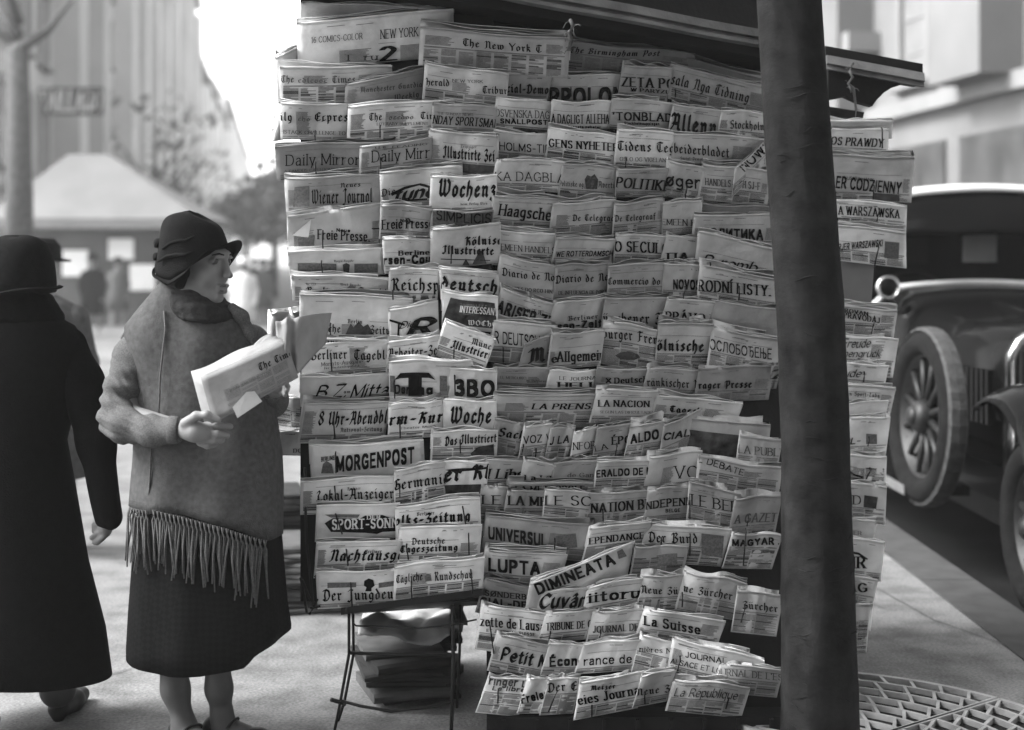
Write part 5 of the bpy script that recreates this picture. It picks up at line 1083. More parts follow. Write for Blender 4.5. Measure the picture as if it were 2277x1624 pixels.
# --- trunk, arms, legs
B.ell(Q(440, 830, .06), (.15, .1, .2), None, .05).ell(Q(452, 1080, .05), (.17, .12, .18), None, .06)
B.chain([Q(318, 775, .03), Q(272, 925, -.02), Q(415, 940, -.15)], [.05, .045, .028], .03)
B.chain([Q(550, 780, .1), Q(585, 900, .12), Q(610, 868, .0)], [.05, .042, .028], .03)
LEG1 = [Q(392, 1160, .05), Q(376, 1440, .02), Q(385, 1540, .03), Q(404, 1618, .03), Q(408, 1645, .03)]
LEG2 = [Q(490, 1160, .06), Q(473, 1430, .05), Q(478, 1545, .06), Q(483, 1605, .07), Q(486, 1645, .07)]
R1 = [.085, .044, .038, .029, .028]; R2 = [.085, .042, .036, .028, .027]
B.chain(LEG1, R1, .03).chain(LEG2, R2, .03)
FT = []
for an, d in ((Q(408, 1660, .03), Vector((.75, -.66, 0))), (Q(486, 1658, .07), Vector((.97, -.24, 0)))):
    d.normalize(); heel = Vector((an.x, an.y, .045)) - d * .03; ball = Vector((an.x, an.y, .028)) + d * .12; toe = Vector((an.x, an.y, .022)) + d * .175
    FT.append((an, d, heel, ball, toe)); B.chain([an, heel], [.034, .032], .02).chain([Vector((an.x, an.y, .06)), ball, toe], [.034, .028, .018], .02)
# --- hand that grips the papers
def hand(B, wr, palm, rp, fing, th):
    B.cap(wr, .026, palm, .027, .015)
    B.ell(palm, rp[0], rp[1], .015)
    for pts, rr in fing: B.chain(pts, rr, .005)
    B.chain(th[0], th[1], .008)
hfm = rot_frame((.93, -.05, -.25))
hand(B, Q(428, 940, -.17), Q(466, 943, -.2), ((.046, .019, .031), hfm),
     [([Q(486, 932, -.185), Q(512, 930, -.188), Q(537, 935, -.17)], [.0125, .0105, .009]), ([Q(488, 946, -.19), Q(512, 949, -.194), Q(531, 954, -.176)], [.0125, .0105, .009]),
      ([Q(484, 958, -.19), Q(504, 963, -.192), Q(520, 964, -.172)], [.012, .010, .0085]), ([Q(474, 968, -.185), Q(490, 975, -.186), Q(504, 974, -.166)], [.011, .009, .0075])],
     ([Q(446, 925, -.205), Q(472, 908, -.225), Q(496, 905, -.232), Q(520, 916, -.228)], [.016, .013, .0115, .009]))
hand(B, Q(610, 868, .0), Q(622, 852, -.06), ((.03, .04, .02), None),
     [([Q(632, 836, -.08), Q(640, 828, -.1), Q(642, 836, -.115)], [.010, .009, .008]), ([Q(638, 846, -.08), Q(648, 840, -.1), Q(650, 848, -.115)], [.010, .009, .008]), ([Q(640, 858, -.08), Q(650, 854, -.1), Q(651, 862, -.112)], [.010, .009, .008]), ([Q(636, 868, -.08), Q(645, 866, -.096), Q(646, 872, -.108)], [.009, .008, .007])],
     ([Q(612, 840, -.07), Q(616, 822, -.09), Q(626, 814, -.105)], [.012, .010, .008]))
B.build('body', M_SKIN, WM)
for s_ in (-1, 1): MB().lathe(H(.0795, s_ * .033, .001), hf, [(.0005, .0125), (.006, .0112), (.009, .009), (.011, .004), (.0125, -.004)], 16).build('eye', M_EYE, WM, smooth=True)
bw_m = MB()
for s_ in (-1, 1): bw_m.tube([H(.083, s_ * .052, .017), H(.094, s_ * .034, .0215), H(.0985, s_ * .016, .018)], [.0015, .0032, .002], 6)
bw_m.build('eyebrow', M_HAT, WM, smooth=True)
lm_ = MB()
for z0, pts in ((0, [(-.021, -.068), (-.012, -.0655), (0, -.066), (.012, -.0655), (.021, -.068)]), (1, [(-.018, -.078), (0, -.0815), (.018, -.078)])):
    lm_.tube([H(.0915 + .0085 * (1 - (abs(l) / .021) ** 2) - .003 * z0, l, u) for l, u in pts], [.002] + [.0045] * (len(pts) - 2) + [.002], 8)
lm_.build('lips', M_LIP, WM, smooth=True)
hr_ = SDF(.005); hr_.ell(H(-.034, 0, -.02), (.086, .086, .08), fr, .02).cap(H(.02, -.078, -.01), .012, H(.0, -.075, -.065), .014, .02).cap(H(.02, .078, -.01), .012, H(.0, .075, -.065), .014, .02)
hr_.build('hair', M_HAT, WM, disp=wob(3, .002, (60, 60, 20)))
# --- cloche hat: tall crown, narrow brim flaring in front and drooping over the ear
def hatbase(t):
    cf = math.cos(t); return np.interp(cf, [-1, -.6, -.1, .35, .75, 1], [-.035, -.05, -.058, -.03, .022, .036])
cr = MB(); rs = []
for i in range(17):
    p = i / 16; row = []
    for j in range(56):
        t = 2 * math.pi * j / 56; cf, cl = math.cos(t), math.sin(t); z0 = hatbase(t); zt = .126 - .010 * cf
        q = math.sin(p * math.pi / 2) ** 1.0; r_ = (1 - p ** 3.2) ** .5 if p < 1 else .02; r_ *= 1 - .16 * q
        z = z0 + (zt - z0) * q; rf = .1 if cf > 0 else .098; rl = .094
        dent = 1 + .016 * math.sin(3 * t + 5 * z) + .012 * math.sin(5 * t - 34 * z) + .010 * math.sin(2 * t + 60 * z)
        row.append(H(cf * rf * r_ * dent - .008 - .012 * q * (1 if cf < 0 else .4), cl * rl * r_ * dent, z - .008 * math.sin(2 * t + 1) * q))
    rs.append(row)
cr.rings(rs); hat = cr.build('hat', M_HAT, WM, smooth=True)
br_ = MB(); rs = []
for k in range(7):
    row = []
    for j in range(72):
        t = 2 * math.pi * j / 72; cf, cl = math.cos(t), math.sin(t); zi = hatbase(t) + .004
        q = (0, .25, .5, .75, 1, .98, .5)[k]; th = 0 if k < 5 else -.004
        front = max(0, cf); back = max(0, -cf); out = .007 + .030 * front ** 1.3 + .004 * abs(cl)
        dz = (.018 * front ** 2 - .009 * abs(cl) ** 2 + .010 * back) * q; ro = q * out
        row.append(H(cf * ((.1 if cf > 0 else .098) + ro) - .008, cl * (.095 + ro), zi + dz + th + .0025 * math.sin(6 * t + 1) * q))
    rs.append(row)
br_.rings(rs, cap=False); br_.build('brim', M_HAT, hat, smooth=True)
bd = MB()
for (f0, l0, z0), (f1, l1, z1), r0 in (((-.088, -.06, .035), (-.104, .03, .05), .016), ((-.09, -.06, .0), (-.108, .02, .01), .013), ((-.05, -.084, .03), (.045, -.082, .07), .006), ((-.06, -.09, -.005), (.05, -.09, .03), .006)):
    bd.tube([H(f0 + (f1 - f0) * q / 4, l0 + (l1 - l0) * q / 4, z0 + (z1 - z0) * q / 4 + .006 * math.sin(q * 1.4)) for q in range(5)], [.003, r0, r0 * 1.1, r0 * .9, .003], 10)
bd.build('felt_folds', M_HAT, hat, smooth=True)
# --- scarf wound round the neck
S_ = SDF(.005)
for (uL, vL, uR, vR, dep, r0) in ((376, 622, 482, 684, .07, .025), (372, 648, 500, 692, .085, .021), (372, 668, 516, 702, .1, .020), (382, 690, 512, 712, .1, .017)):
    q = loftring(uL, vL, uR, vR, dep, .02, 20, 2.0); q.append(q[0]); S_.chain(q, [r0 * (1 + .12 * math.sin(i * 1.7)) for i in range(21)], .006)
f1 = wob(5, .0035, (14, 14, 120))
S_.build('scarf', M_SCARF, WM, disp=f1)
# --- sweater sleeves with gathered folds
A = SDF(.006)
A.chain([Q(318, 762, .03), Q(296, 800, .02), Q(274, 870, -.01), Q(266, 925, -.04)], [.058, .056, .052, .054], .04).chain([Q(266, 925, -.04), Q(300, 942, -.09), Q(360, 946, -.135), Q(416, 943, -.168)], [.055, .049, .043, .038], .03)
ew = np.array(Q(285, 905, -.06)); kn = np.array([1, .3, 1.6]) * 60
def sl_fold(P):
    d = np.linalg.norm(P - ew, axis=1); a = np.exp(-(d / .11) ** 2)
    return .008 * a * np.sin(P @ kn + 2.2 * np.sin(P @ np.array([20, 10, -14]))) + wob(11, .005, (20, 20, 26))(P) + .0026 * np.exp(-(d / .16) ** 2) * np.sin(P @ np.array([150., 40., 210.]) + 3 * np.sin(P @ np.array([25., 12., -30.])))
A.build('sleeve', M_KNIT, WM, disp=sl_fold)
A2 = SDF(.008); A2.chain([Q(545, 770, .09), Q(585, 895, .12), Q(606, 872, .01)], [.06, .055, .04], .04).build('sleeve', M_KNIT, WM, disp=wob(12, .003, (18, 18, 22)))
cf_ = MB(); a, b = Q(404, 943, -.163), Q(428, 942, -.172); cf_.rings([[c + Vector((0, math.cos(t), math.sin(t))) * r for t in [2 * math.pi * j / 28 for j in range(28)]] for c, r in ((a, .0405), (a.lerp(b, .1), .0425), (a.lerp(b, .9), .0405), (b, .037), (b, .03))], cap=False); cf_.build('cuff', M_KNIT, WM, smooth=True)
# --- the shawl: round the shoulders and down to a slanting fringed hem
def fold(sd, amp):
    rg = np.random.RandomState(sd); ph = rg.uniform(0, 6.28, 4)
    return lambda t: amp * (math.sin(3 * t + ph[0]) + .7 * math.sin(5 * t + ph[1]) + .5 * math.sin(9 * t + ph[2]))
rows_ = [(358, 626, 518, 694, .1, .03), (330, 656, 532, 702, .115, .04), (298, 692, 548, 718, .13, .05), (272, 726, 562, 744, .14, .05), (272, 770, 574, 778, .148, .05), (290, 850, 594, 850, .152, .05), (296, 930, 610, 930, .155, .05), (294, 1010, 622, 1010, .16, .05), (290, 1070, 627, 1075, .165, .05)]
def hemv(u): return np.interp(u, [280, 345, 352, 362, 430, 520, 605, 630], [1124, 1122, 1140, 1120, 1133, 1158, 1194, 1190])
sh = MB(); rs = []
cat = []
for a, b in zip(rows_[:-1], rows_[1:]):
    for k in range(3): cat.append([a[i] + (b[i] - a[i]) * k / 3 for i in range(6)])
cat.append(list(rows_[-1]))
for k, (uL, vL, uR, vR, dep, cy) in enumerate(cat): rs.append(loftring(uL, vL, uR, vR, dep, cy, 96, 2.35, fold=fold(3, .006 + .0004 * k)))
last = rs[-1]; end = []
for j, p in enumerate(loftring(287, 1130, 627, 1130, .172, .05, 96, 2.35, fold=fold(3, .016))):
    u = CU + p.x * F / p.y; end.append(p)
hem = []
for p in end:
    u = CU + p.x * F / PYW; v = hemv(u) if p.y < PYW + .05 else 1130 + 20 * math.sin(p.x * 9)
    hem.append(Vector((p.x, p.y, EYE - (v - HORIZ) / F * PYW)))
for k in (.33, .66, 1): rs.append([a.lerp(b, k) for a, b in zip(last, hem)])
rs = [[Vector((p.x, p.y + .006 * math.sin(17 * p.x + 7 * p.z) + .005 * math.sin(31 * p.x - 9 * p.z + 1) + .004 * math.sin(11 * p.x + 23 * p.z), p.z)) for p in r] for r in rs]
sh.rings(rs, cap=False); shw = sh.build('shawl', M_KNIT2, WM, smooth=True)
sm = shw.modifiers.new('thick', 'SOLIDIFY'); sm.thickness = .006; sm.offset = 1
# seams and the thrown edges over both shoulders
se = MB()
def front(u, v, out=.008):                      # a point on the front of the shawl
    i = next((k for k in range(len(cat) - 1) if (cat[k][1] + cat[k][3]) / 2 <= v <= (cat[k + 1][1] + cat[k + 1][3]) / 2), len(cat) - 1); c = cat[i]
    m_ = (c[0] + c[2]) / 2; h = (c[2] - c[0]) / 2; x = max(-.999, min(.999, (u - m_) / h)); y = (1 - abs(x) ** 2.35) ** (1 / 2.35)
    return W(u, v, PYW) + Vector((0, c[5] - c[4] * y - out, 0))
se.tube([front(u, v) for u, v in ((378, 690), (384, 730), (380, 780), (374, 830), (372, 880), (370, 930))], .0028, 6)
se.tube([front(u, v, .004) for u, v in ((352, 990), (350, 1040), (348, 1080), (346, 1118))], .0032, 6)
se.build('seam', M_KNIT, shw, smooth=True)
ed = SDF(.006)
ed.chain([Q(380, 634, -.02), Q(356, 662, -.02), Q(326, 694, -.02), Q(292, 724, .0), Q(266, 754, .03)], [.012, .014, .013, .011, .007], .02)
ed2 = SDF(.006); ed2.chain([Q(520, 684, -.02), Q(536, 704, -.01), Q(556, 742, .0), Q(572, 784, .0)], [.016, .021, .018, .009], .02)
ed2.build('shawl_edge', M_KNIT, WM, disp=wob(9, .002, (30, 30, 60)))
ed.build('shawl_edge', M_KNIT, WM, disp=wob(8, .002, (30, 30, 60)))
# fringe: knotted strands
fg = MB(); rg = random.Random(12)
us = [287 + 4.3 * k for k in range(15)] + [362 + 4.7 * k for k in range(52)]
for k, u in enumerate(us):
    v0 = float(hemv(u)) + 1; ln = rg.uniform(112, 140) * (1.0 if u < 352 else .96 + .12 * (u - 362) / 250); sw = rg.uniform(-4, 4) + 11 * math.sin(u * .19); i_ = k % 2
    p0 = front(u, 1078, .012); y0 = p0.y - .008 - .004 * i_
    def FP(uu, vv, yy): return Vector(((uu - CU) / F * PYW, yy, EYE - (vv - HORIZ) / F * PYW))
    cr_ = (6 if i_ else -6)
    pts = [FP(u, v0 - 2, y0), FP(u + cr_ * .5, v0 + 10, y0 - .004 * i_), FP(u + cr_, v0 + 20, y0), FP(u + cr_ * .6 + sw * .3, v0 + ln * .5, y0 - rg.uniform(0, .012)), FP(u + cr_ * .6 + sw, v0 + ln, y0 - rg.uniform(-.006, .012))]
    fg.tube(pts, [.0024, .0022, .0032, .0032, .0022], 6)
fg.build('fringe', M_KNIT, shw, smooth=True)
# --- skirt
sk = MB(); rs = []
prof_ = [(312, 1090, 610, 1090, .13), (300, 1160, 614, 1170, .15), (290, 1260, 620, 1260, .17), (283, 1360, 627, 1350, .185), (279, 1440, 634, 1400, .195)]
for k, (uL, vL, uR, vR, dep) in enumerate(prof_): rs.append(loftring(uL, vL, uR, vR, dep, .05, 96, 2.2, fold=lambda t, k=k: (.006 + .007 * k) * (math.sin(7 * t + .6) + .6 * math.sin(11 * t + 2)) / 1.6))
hem = []
for p in rs[-1]:
    u = CU + p.x * F / PYW; v = np.interp(u, [270, 280, 335, 400, 470, 560, 572, 580, 640], [1462, 1464, 1470, 1476, 1474, 1462, 1448, 1438, 1408])
    hem.append(Vector((p.x * 1.0, p.y, EYE - (v - HORIZ) / F * PYW)))
rs.append(hem); sk.rings(rs, cap=False); o = sk.build('skirt', M_SKIRT, WM, smooth=True); sm = o.modifiers.new('thick', 'SOLIDIFY'); sm.thickness = .004
# --- stockings and strap shoes
for lg_, rr, (an, d, heel, ball, toe) in ((LEG1, R1, FT[0]), (LEG2, R2, FT[1])):
    s = SDF(.006); s.chain(lg_[1:], [x + .002 for x in rr[1:]], .03).chain([an, heel], [.037, .035], .02).chain([Vector((an.x, an.y, .06)), ball, toe], [.037, .031, .021], .02); s.build('stocking', M_STOCK, WM)
    s = SDF(.004); s.chain([heel + Vector((0, 0, .012)), heel.lerp(ball, .5), ball, toe], [.038, .034, .036, .025], .02).cap(heel - d * .004, .024, Vector((heel.x, heel.y, .012)) - d * .008, .02, .008)
    s.ell(Vector((an.x, an.y, .085)) + d * .035, (.062, .03, .034), rot_frame(d), .008, True); q = s.build('shoe', M_SHOE, WM)
    st = MB(); c = Vector((an.x, an.y, .07)) + d * .03; n_ = Vector((-d.y, d.x, 0)); st.tube([c + n_ * .036 * math.cos(t) + Vector((0, 0, .019 * math.sin(t))) + d * .012 * math.sin(t) for t in [math.pi * (k / 12) for k in range(13)]], .005, 8); st.build('strap', M_SHOE, q, smooth=True)

# --- the papers in her hands
def held(corners, dep, texts, g, lv, name_label, seed, bend=.0, shapes=()):
    """corners: TL, TR, BR, BL as (u, v, Y)"""
    tl, tr, br, bl = [W(*c) for c in corners]; nrm = ((tr - tl).cross(bl - tl)).normalized()
    if nrm.y > 0: nrm = -nrm
    rg = random.Random(seed)
    def S2(s, t, off=0.0, lift=0.0):
        p = (tl * (1 - s) + tr * s) * (1 - t) + (bl * (1 - s) + br * s) * t
        up = (tl - bl).normalized() * (lift * dep / 2)
        return p + up + nrm * (off + bend * math.sin(math.pi * s) * (1 - .3 * t) + .003 * math.sin(5 * s + 3 * t + seed))
    m = MB(); sheet(m, S2, dep, 14, 8); loc = S2(.5, 1); o = m.build('newspaper', M_PAPER[g], loc=loc, smooth=True)
    if lv:
        l = MB()
        for k in range(lv):
            e = .006 * (k + 1); sx = -.022 * (k + 1)
            sheet(l, lambda s, t, off=0.0, lift=0.0, e=e, sx=sx, k=k: S2(s + sx, t, off - dep - .003 - .006 * k, 0) + (tl - bl).normalized() * (e * (1 - t) + .004 * math.sin(9 * s + k) * (1 - t)), .004, 12, 4)
        l.build('inner_leaves', M_PAPER[min(4, g + 1)], o, smooth=True)
    P = MB(); Wd, Hd = (tr - tl).length, (bl - tl).length
    for poly, ink in shapes: P.add([S2(a, b, .0016) for a, b in poly], [tuple(range(len(poly)))], ink)
    for tx, sty, s0, tb, s1, hcm, ink in texts:
        for p in text_polys(tx, sty, hcm, (s1 - s0) * Wd):
            q = clip_poly([(s0 + a / Wd, tb - b / Hd) for a, b in p], .01, .99, 0)
            if q: P.add([S2(a, b, .0024) for a, b in q], [tuple(range(len(q)))], ink)
    t = .47
    while t < .95:
        for c in range(4):
            a = .2 + .75 * c / 4
            if rg.random() < .85: P.add([S2(a, t, .0016), S2(a + .17, t, .0016), S2(a + .17, t + .012, .0016), S2(a, t + .012, .0016)], [(0, 1, 2, 3)], 1)
        t += .028
    if texts: P.build('print', INKS, o)
    return o
o = held([(446, 838, 4.15), (636, 756, 4.205), (664, 840, 4.205), (474, 942, 4.155)], .006, [("The Times", 'fr', .62, .42, 1.06, .024, 0), ("INTERNATIONAL EDITION OF PARIS", 'ro', .26, .55, .74, .006, 4)], 0, 4, '', 3, .016)
setp(o, 'folded newspaper lying uppermost in the woman\'s grip, pages fanned', 'newspaper', 'newspapers in the woman\'s hands')
m = MB(); m.add([W(u, v, Y) for u, v, Y in ((517, 906, 4.138), (548, 872, 4.15), (566, 870, 4.155), (583, 893, 4.165), (528, 930, 4.14))], [(0, 1, 2, 3, 4)]); q = m.build('turned_corner', M_PAPER[2], o)
o = held([(520, 812, 4.19), (608, 748, 4.22), (640, 800, 4.235), (530, 850, 4.2)], .008, [], 0, 2, '', 8, .012)
setp(o, 'bright newspaper crumpled behind the uppermost one she holds', 'newspaper', 'newspapers in the woman\'s hands')
cm = MB(); rs = []
for j in range(25):
    s = j / 24; rw = []
    for k in range(13):
        t = k / 12; fl = math.sin(math.pi * min(1, s * 2.2)) ** 2 * (s < .46)
        u = 612 + 126 * s + 10 * t - 34 * t * (s > .3) * (s - .3); v = 716 - 20 * math.sin(1.5 * s) + 5 * math.sin(22 * s) * fl + t * (126 - 88 * max(0, s - .35) - 6 * fl)
        rw.append(W(u, v, 4.215 + .16 * s ** 1.4 - .035 * math.sin(3.14 * s) + .014 * fl * math.sin(24 * s + 3 * t) + .006 * math.sin(7 * t + 9 * s)))
    rs.append(rw)
cm.rings(rs, closed=False, cap=False); o = cm.build('newspaper', M_PAPER[0], loc=W(650, 840, 4.24), smooth=True); sm = o.modifiers.new('thick', 'SOLIDIFY'); sm.thickness = .003
setp(o, 'limp open newspaper curling out of her hands towards the rack', 'newspaper', 'newspapers in the woman\'s hands')

# ------------------------------------------------------------------ passer-by in the black coat, seen from behind
PYC = 4.62
def C(u, v, dy=0.0): return W(u, v, PYC) + Vector((0, dy, 0))
PC = empty('person', (C(20, 1630).x, PYC, 0), 'passer-by in a long black coat and round brimmed hat, walking away past the woman', 'person')
B = SDF(.006); hc2 = C(42, 612)
B.ell(hc2 + Vector((0, 0, .02)), (.076, .096, .1), None, .02).ell(hc2 + Vector((.005, .055, -.055)), (.05, .05, .06), None, .03).cap(hc2 + Vector((.006, .1, -.01)), .012, hc2 + Vector((.006, .112, -.035)), .013, .01).cap(hc2 + Vector((0, 0, -.05)), .05, C(42, 730), .06, .03)
B.ell(hc2 + Vector((.078, -.01, -.01)), (.012, .02, .03), None, .01).ell(hc2 + Vector((-.078, -.01, -.01)), (.012, .02, .03), None, .01)
B.ell(C(42, 850), (.17, .1, .22), None, .05).ell(C(45, 1100), (.17, .11, .2), None, .05)
B.chain([C(156, 790), C(180, 850), C(217, 985, -.02), C(252, 1150, -.06)], [.04, .045, .04, .028], .02).chain([C(-85, 790), C(-125, 980), C(-120, 1130, -.08)], [.05, .04, .028], .02)
def walkhand(B, sx, u, v, dy):
    B.ell(C(u, v, dy), (.024, .03, .042), None, .015)
    for k, (du, dv, l) in enumerate(((8, 8, 22), (2, 12, 26), (-5, 12, 24), (-11, 8, 18))): B.chain([C(u + sx * du, v + dv, dy), C(u + sx * (du - 6), v + dv + l * .6, dy - .012), C(u + sx * (du - 16), v + dv + l, dy - .02)], [.011, .0095, .008], .004)
    B.chain([C(u - sx * 10, v - 14, dy), C(u - sx * 22, v, dy), C(u - sx * 25, v + 14, dy)], [.012, .010, .008], .006)
walkhand(B, 1, 246, 1160, -.06); walkhand(B, -1, -122, 1140, -.08)
LA = [C(95, 1150), C(112, 1430, .02), C(116, 1545, .06), Vector((C(116, 1600).x, PYC + .1, .09))]; LB = [C(0, 1150), C(-18, 1430, -.04), C(-12, 1560, -.14), Vector((C(-10, 1600).x, PYC - .24, .11))]
B.chain(LA, [.085, .056, .05, .035], .03).chain(LB, [.085, .056, .05, .035], .03)
B.build('body', M_SKIN, PC)
for lg_ in (LA, LB):
    s = SDF(.007); s.chain(lg_[1:], [.059, .053, .038], .03); s.build('stocking', M_STOCK, PC)
    a = lg_[-1]; s = SDF(.006); s.chain([a + Vector((0, -.03, -.05)), a + Vector((.01, .08, -.06)), a + Vector((.015, .17, -.065))], [.036, .036, .026], .02).cap(a + Vector((0, -.035, -.05)), .028, a + Vector((0, -.035, -.078)), .02, .01); s.build('shoe', M_SHOE, PC)
co = MB(); rs = []
for k, (uL, vL, uR, vR, dep, cy) in enumerate(((5, 684, 84, 690, .07, 0), (-30, 700, 112, 702, .09, 0), (-80, 725, 160, 728, .11, 0), (-112, 765, 186, 770, .125, 0), (-118, 850, 172, 850, .13, 0), (-108, 980, 140, 980, .135, 0), (-112, 1060, 154, 1060, .15, 0), (-125, 1250, 186, 1250, .18, 0), (-138, 1400, 224, 1400, .2, 0), (-145, 1522, 238, 1496, .21, 0))):
    rs.append(loftring(uL, vL, uR, vR, dep, cy, 80, 2.3, Y=PYC, fold=lambda t, k=k: (.003 + .003 * k) * math.sin(5 * t + 1 + .1 * k)))
rs[-1] = [Vector((p.x, p.y, p.z - .022 * math.sin(6 * p.x + 2.2))) for p in rs[-1]]
co.rings(rs, cap=False); o = co.build('coat', M_COAT, PC, smooth=True); sm = o.modifiers.new('thick', 'SOLIDIFY'); sm.thickness = .006
for pts in ([C(152, 770), C(180, 850), C(217, 985, -.02), C(254, 1142, -.06)], [C(-92, 770), C(-112, 850), C(-130, 985), C(-125, 1120, -.08)]):
    s = SDF(.007); s.chain(pts, [.062, .066, .056, .043], .04); s.build('sleeve', M_COAT, PC, disp=wob(21, .003, (14, 14, 18)))
s = SDF(.007)
for (v, r0, w_) in ((658, .028, 56), (676, .03, 66), (694, .03, 78)):
    q = loftring(42 - w_, v, 42 + w_, v + 14, .085, 0, 18, 2, Y=PYC); q.append(q[0]); s.chain(q, [r0] * 19, .01)
s.build('collar', M_COAT, PC)
hm = MB(); rs = []
for i in range(13):
    p = i / 12; rr = math.cos(p * math.pi / 2) ** .45 if p < 1 else .02
    rs.append([hc2 + Vector((.004 + math.cos(t) * .114 * rr, math.sin(t) * .12 * rr, -.055 + .182 * math.sin(p * math.pi / 2) + .004 * math.sin(3 * t + 4 * p))) for t in [2 * math.pi * j / 48 for j in range(48)]])
hm.rings(rs); hat2 = hm.build('hat', M_HAT, PC, smooth=True)
hb = MB(); rs = []
for k, (o_, dz) in enumerate(((-.004, -.05), (.006, -.056), (.016, -.058), (.02, -.052), (.016, -.052), (.006, -.048))): rs.append([hc2 + Vector((.004 + math.cos(t) * (.115 + o_), math.sin(t) * (.121 + o_), dz + .014 * math.cos(t) + .003 * math.sin(4 * t))) for t in [2 * math.pi * j / 56 for j in range(56)]])
hb.rings(rs, cap=False); hb.build('brim', M_HAT, hat2, smooth=True)

# ------------------------------------------------------------------ people farther along the street
def walker(u, Y, h, coat, label, seed, hatm=None, lean=0.0, face=1):
    x = (u - CU) / F * Y; e = empty('person', (x, Y, 0), label, 'person', 'people along the street'); k = h / 1.65; P = lambda a, b, c: Vector((x + a * k, Y + b * k, c * k)); st = .16 * face
    b = SDF(.018 if Y > 12 else .01)
    b.ell(P(0, 0, 1.53), (.075 * k, .09 * k, .11 * k), None, .02).cap(P(0, 0, 1.46), .05 * k, P(0, 0, 1.34), .06 * k, .03).ell(P(0, 0, 1.15), (.17 * k, .1 * k, .24 * k), None, .05).ell(P(0, 0, .88), (.16 * k, .11 * k, .16 * k), None, .05)
    b.ell(P(0, -.095, 1.5), (.012 * k, .02 * k, .02 * k), None, .01)
    for s_ in (-1, 1):
        b.chain([P(s_ * .19, 0, 1.28), P(s_ * .23, s_ * .04, 1.02), P(s_ * .22, s_ * -.08, .8), P(s_ * .215, s_ * -.1, .7)], [.05 * k, .042 * k, .03 * k, .026 * k], .02)
        b.chain([P(s_ * .09, 0, .85), P(s_ * .1, s_ * .1, .48), P(s_ * .1, s_ * st, .08), P(s_ * .1, s_ * st - .12, .04)], [.085 * k, .055 * k, .036 * k, .03 * k], .03)
    b.build('body', M_SKIN, e)
    c = MB(); rs = []
    for z, rx, ry in ((1.38, .08, .08), (1.33, .17, .11), (1.24, .225, .14), (1.0, .2, .15), (.8, .22, .17), (.42, .27, .21)): rs.append([P(math.cos(t) * rx, math.sin(t) * ry, z + (.01 * math.sin(3 * t + seed) if z < .5 else 0)) for t in [2 * math.pi * j / 28 for j in range(28)]])
    c.rings(rs, cap=False); o = c.build('coat', coat, e, smooth=True); sm = o.modifiers.new('thick', 'SOLIDIFY'); sm.thickness = .008
    for s_ in (-1, 1): q = SDF(.018 if Y > 12 else .01); q.chain([P(s_ * .19, 0, 1.27), P(s_ * .235, s_ * .04, 1.02), P(s_ * .225, s_ * -.08, .78)], [.066 * k, .058 * k, .048 * k], .03); q.build('sleeve', coat, e)
    hm = MB(); hm.lathe(P(0, 0, 0), (0, 0, 1), [(.15 * k, 1.565 * k), (.155 * k, 1.575 * k), (.105 * k, 1.585 * k), (.1 * k, 1.65 * k), (.07 * k, 1.69 * k), (.01, 1.695 * k)], 28); hm.build('hat', hatm or M_HAT, e, smooth=True)
walker(92, 7.4, 1.6, M_GREYC, 'person in a grey coat half hidden behind the black coat', 1)
walker(206, 31, 1.7, M_COAT, 'small dark figure standing before the canopy pavilion', 2)
walker(541, 27, 1.62, M_PALEC, 'small figure in white on the bright pavement by the rack', 3, M_PALEC)
walker(584, 36, 1.62, M_GREYC, 'small grey figure just past the one in white', 4)
walker(262, 34, 1.66, M_GREYC, 'small grey figure behind the woman\'s shoulder at the pavilion', 5)
walker(598, 52, 1.66, M_COAT, 'tiny dark figure far off under the round tree', 6)
walker(430, 22, 1.68, M_GREYC, 'grey walker beyond the crown of the woman\'s hat', 7)
walker(312, 40, 1.66, M_COAT, 'small dark figure between the pavilion and the hat', 8)
walker(566, 44, 1.66, M_COAT, 'tiny dark figure between the one in white and the round tree', 9)
walker(478, 58, 1.66, M_GREYC, 'tiny grey figure far along the pavement', 10)
# ------------------------------------------------------------------ black saloon car at the kerb, nose towards us
M_CAR = mat('black_car_paint', .004, .14, .2, 3, spec=.07)
M_CHROME = mat('nickel_plate', .6, .16, .1, 20, metal=1.0)
M_TYRE = mat('tyre_rubber', .007, .9, .3, 18, bump=.4, spec=.08)
M_TREAD = mat('lit_tyre_tread', .04, .9, .3, 30, bump=.5)  # light falling on the tread put into a paler colour
M_DTYRE = mat('shaded_black_rubber', .007, .9, .3, 18, bump=.4, spec=.08)
M_RIM = mat('painted_wheel', .007, .5, .3, 9, spec=.3)
M_CGLASS = mat('car_glass', .03, .06, .2, 2, spec=.7)
M_GLINT = mat('car_edge_glint', .6, .45, .15, 4, spec=.5)  # glint along roof edge and belt moulding put into a white colour
M_LINE = mat('pale_interior', .6, .9, .15, 5)
CX = 3.0
CAR = empty('parked_car', (CX, 9.0, -.14), 'black nineteen-twenties saloon car parked at the kerb, spare wheel on its flank', 'car')
def prof_ring(y, hw, z0, z1, round_=.12, n=16, arch=.0):
    """a box-like body section with a rounded, slightly arched top"""
    pts = [(CX - hw, y, z0)]
    for k in range(n + 1):
        t = k / n; x = -hw + 2 * hw * t; e = abs(2 * t - 1); pts.append((CX + x, y, z1 + arch * (1 - e * e) - round_ * max(0, (e - .72) / .28) ** 2.2))
    pts.append((CX + hw, y, z0)); return pts
m = MB(); m.rings([prof_ring(y, hw, .42, z1, .1, arch=.05) for y, hw, z1 in ((7.58, .35, 1.06), (7.62, .37, 1.1), (8.2, .43, 1.15), (8.86, .53, 1.22))]); hood = m.build('bonnet', M_CAR, CAR, smooth=True)
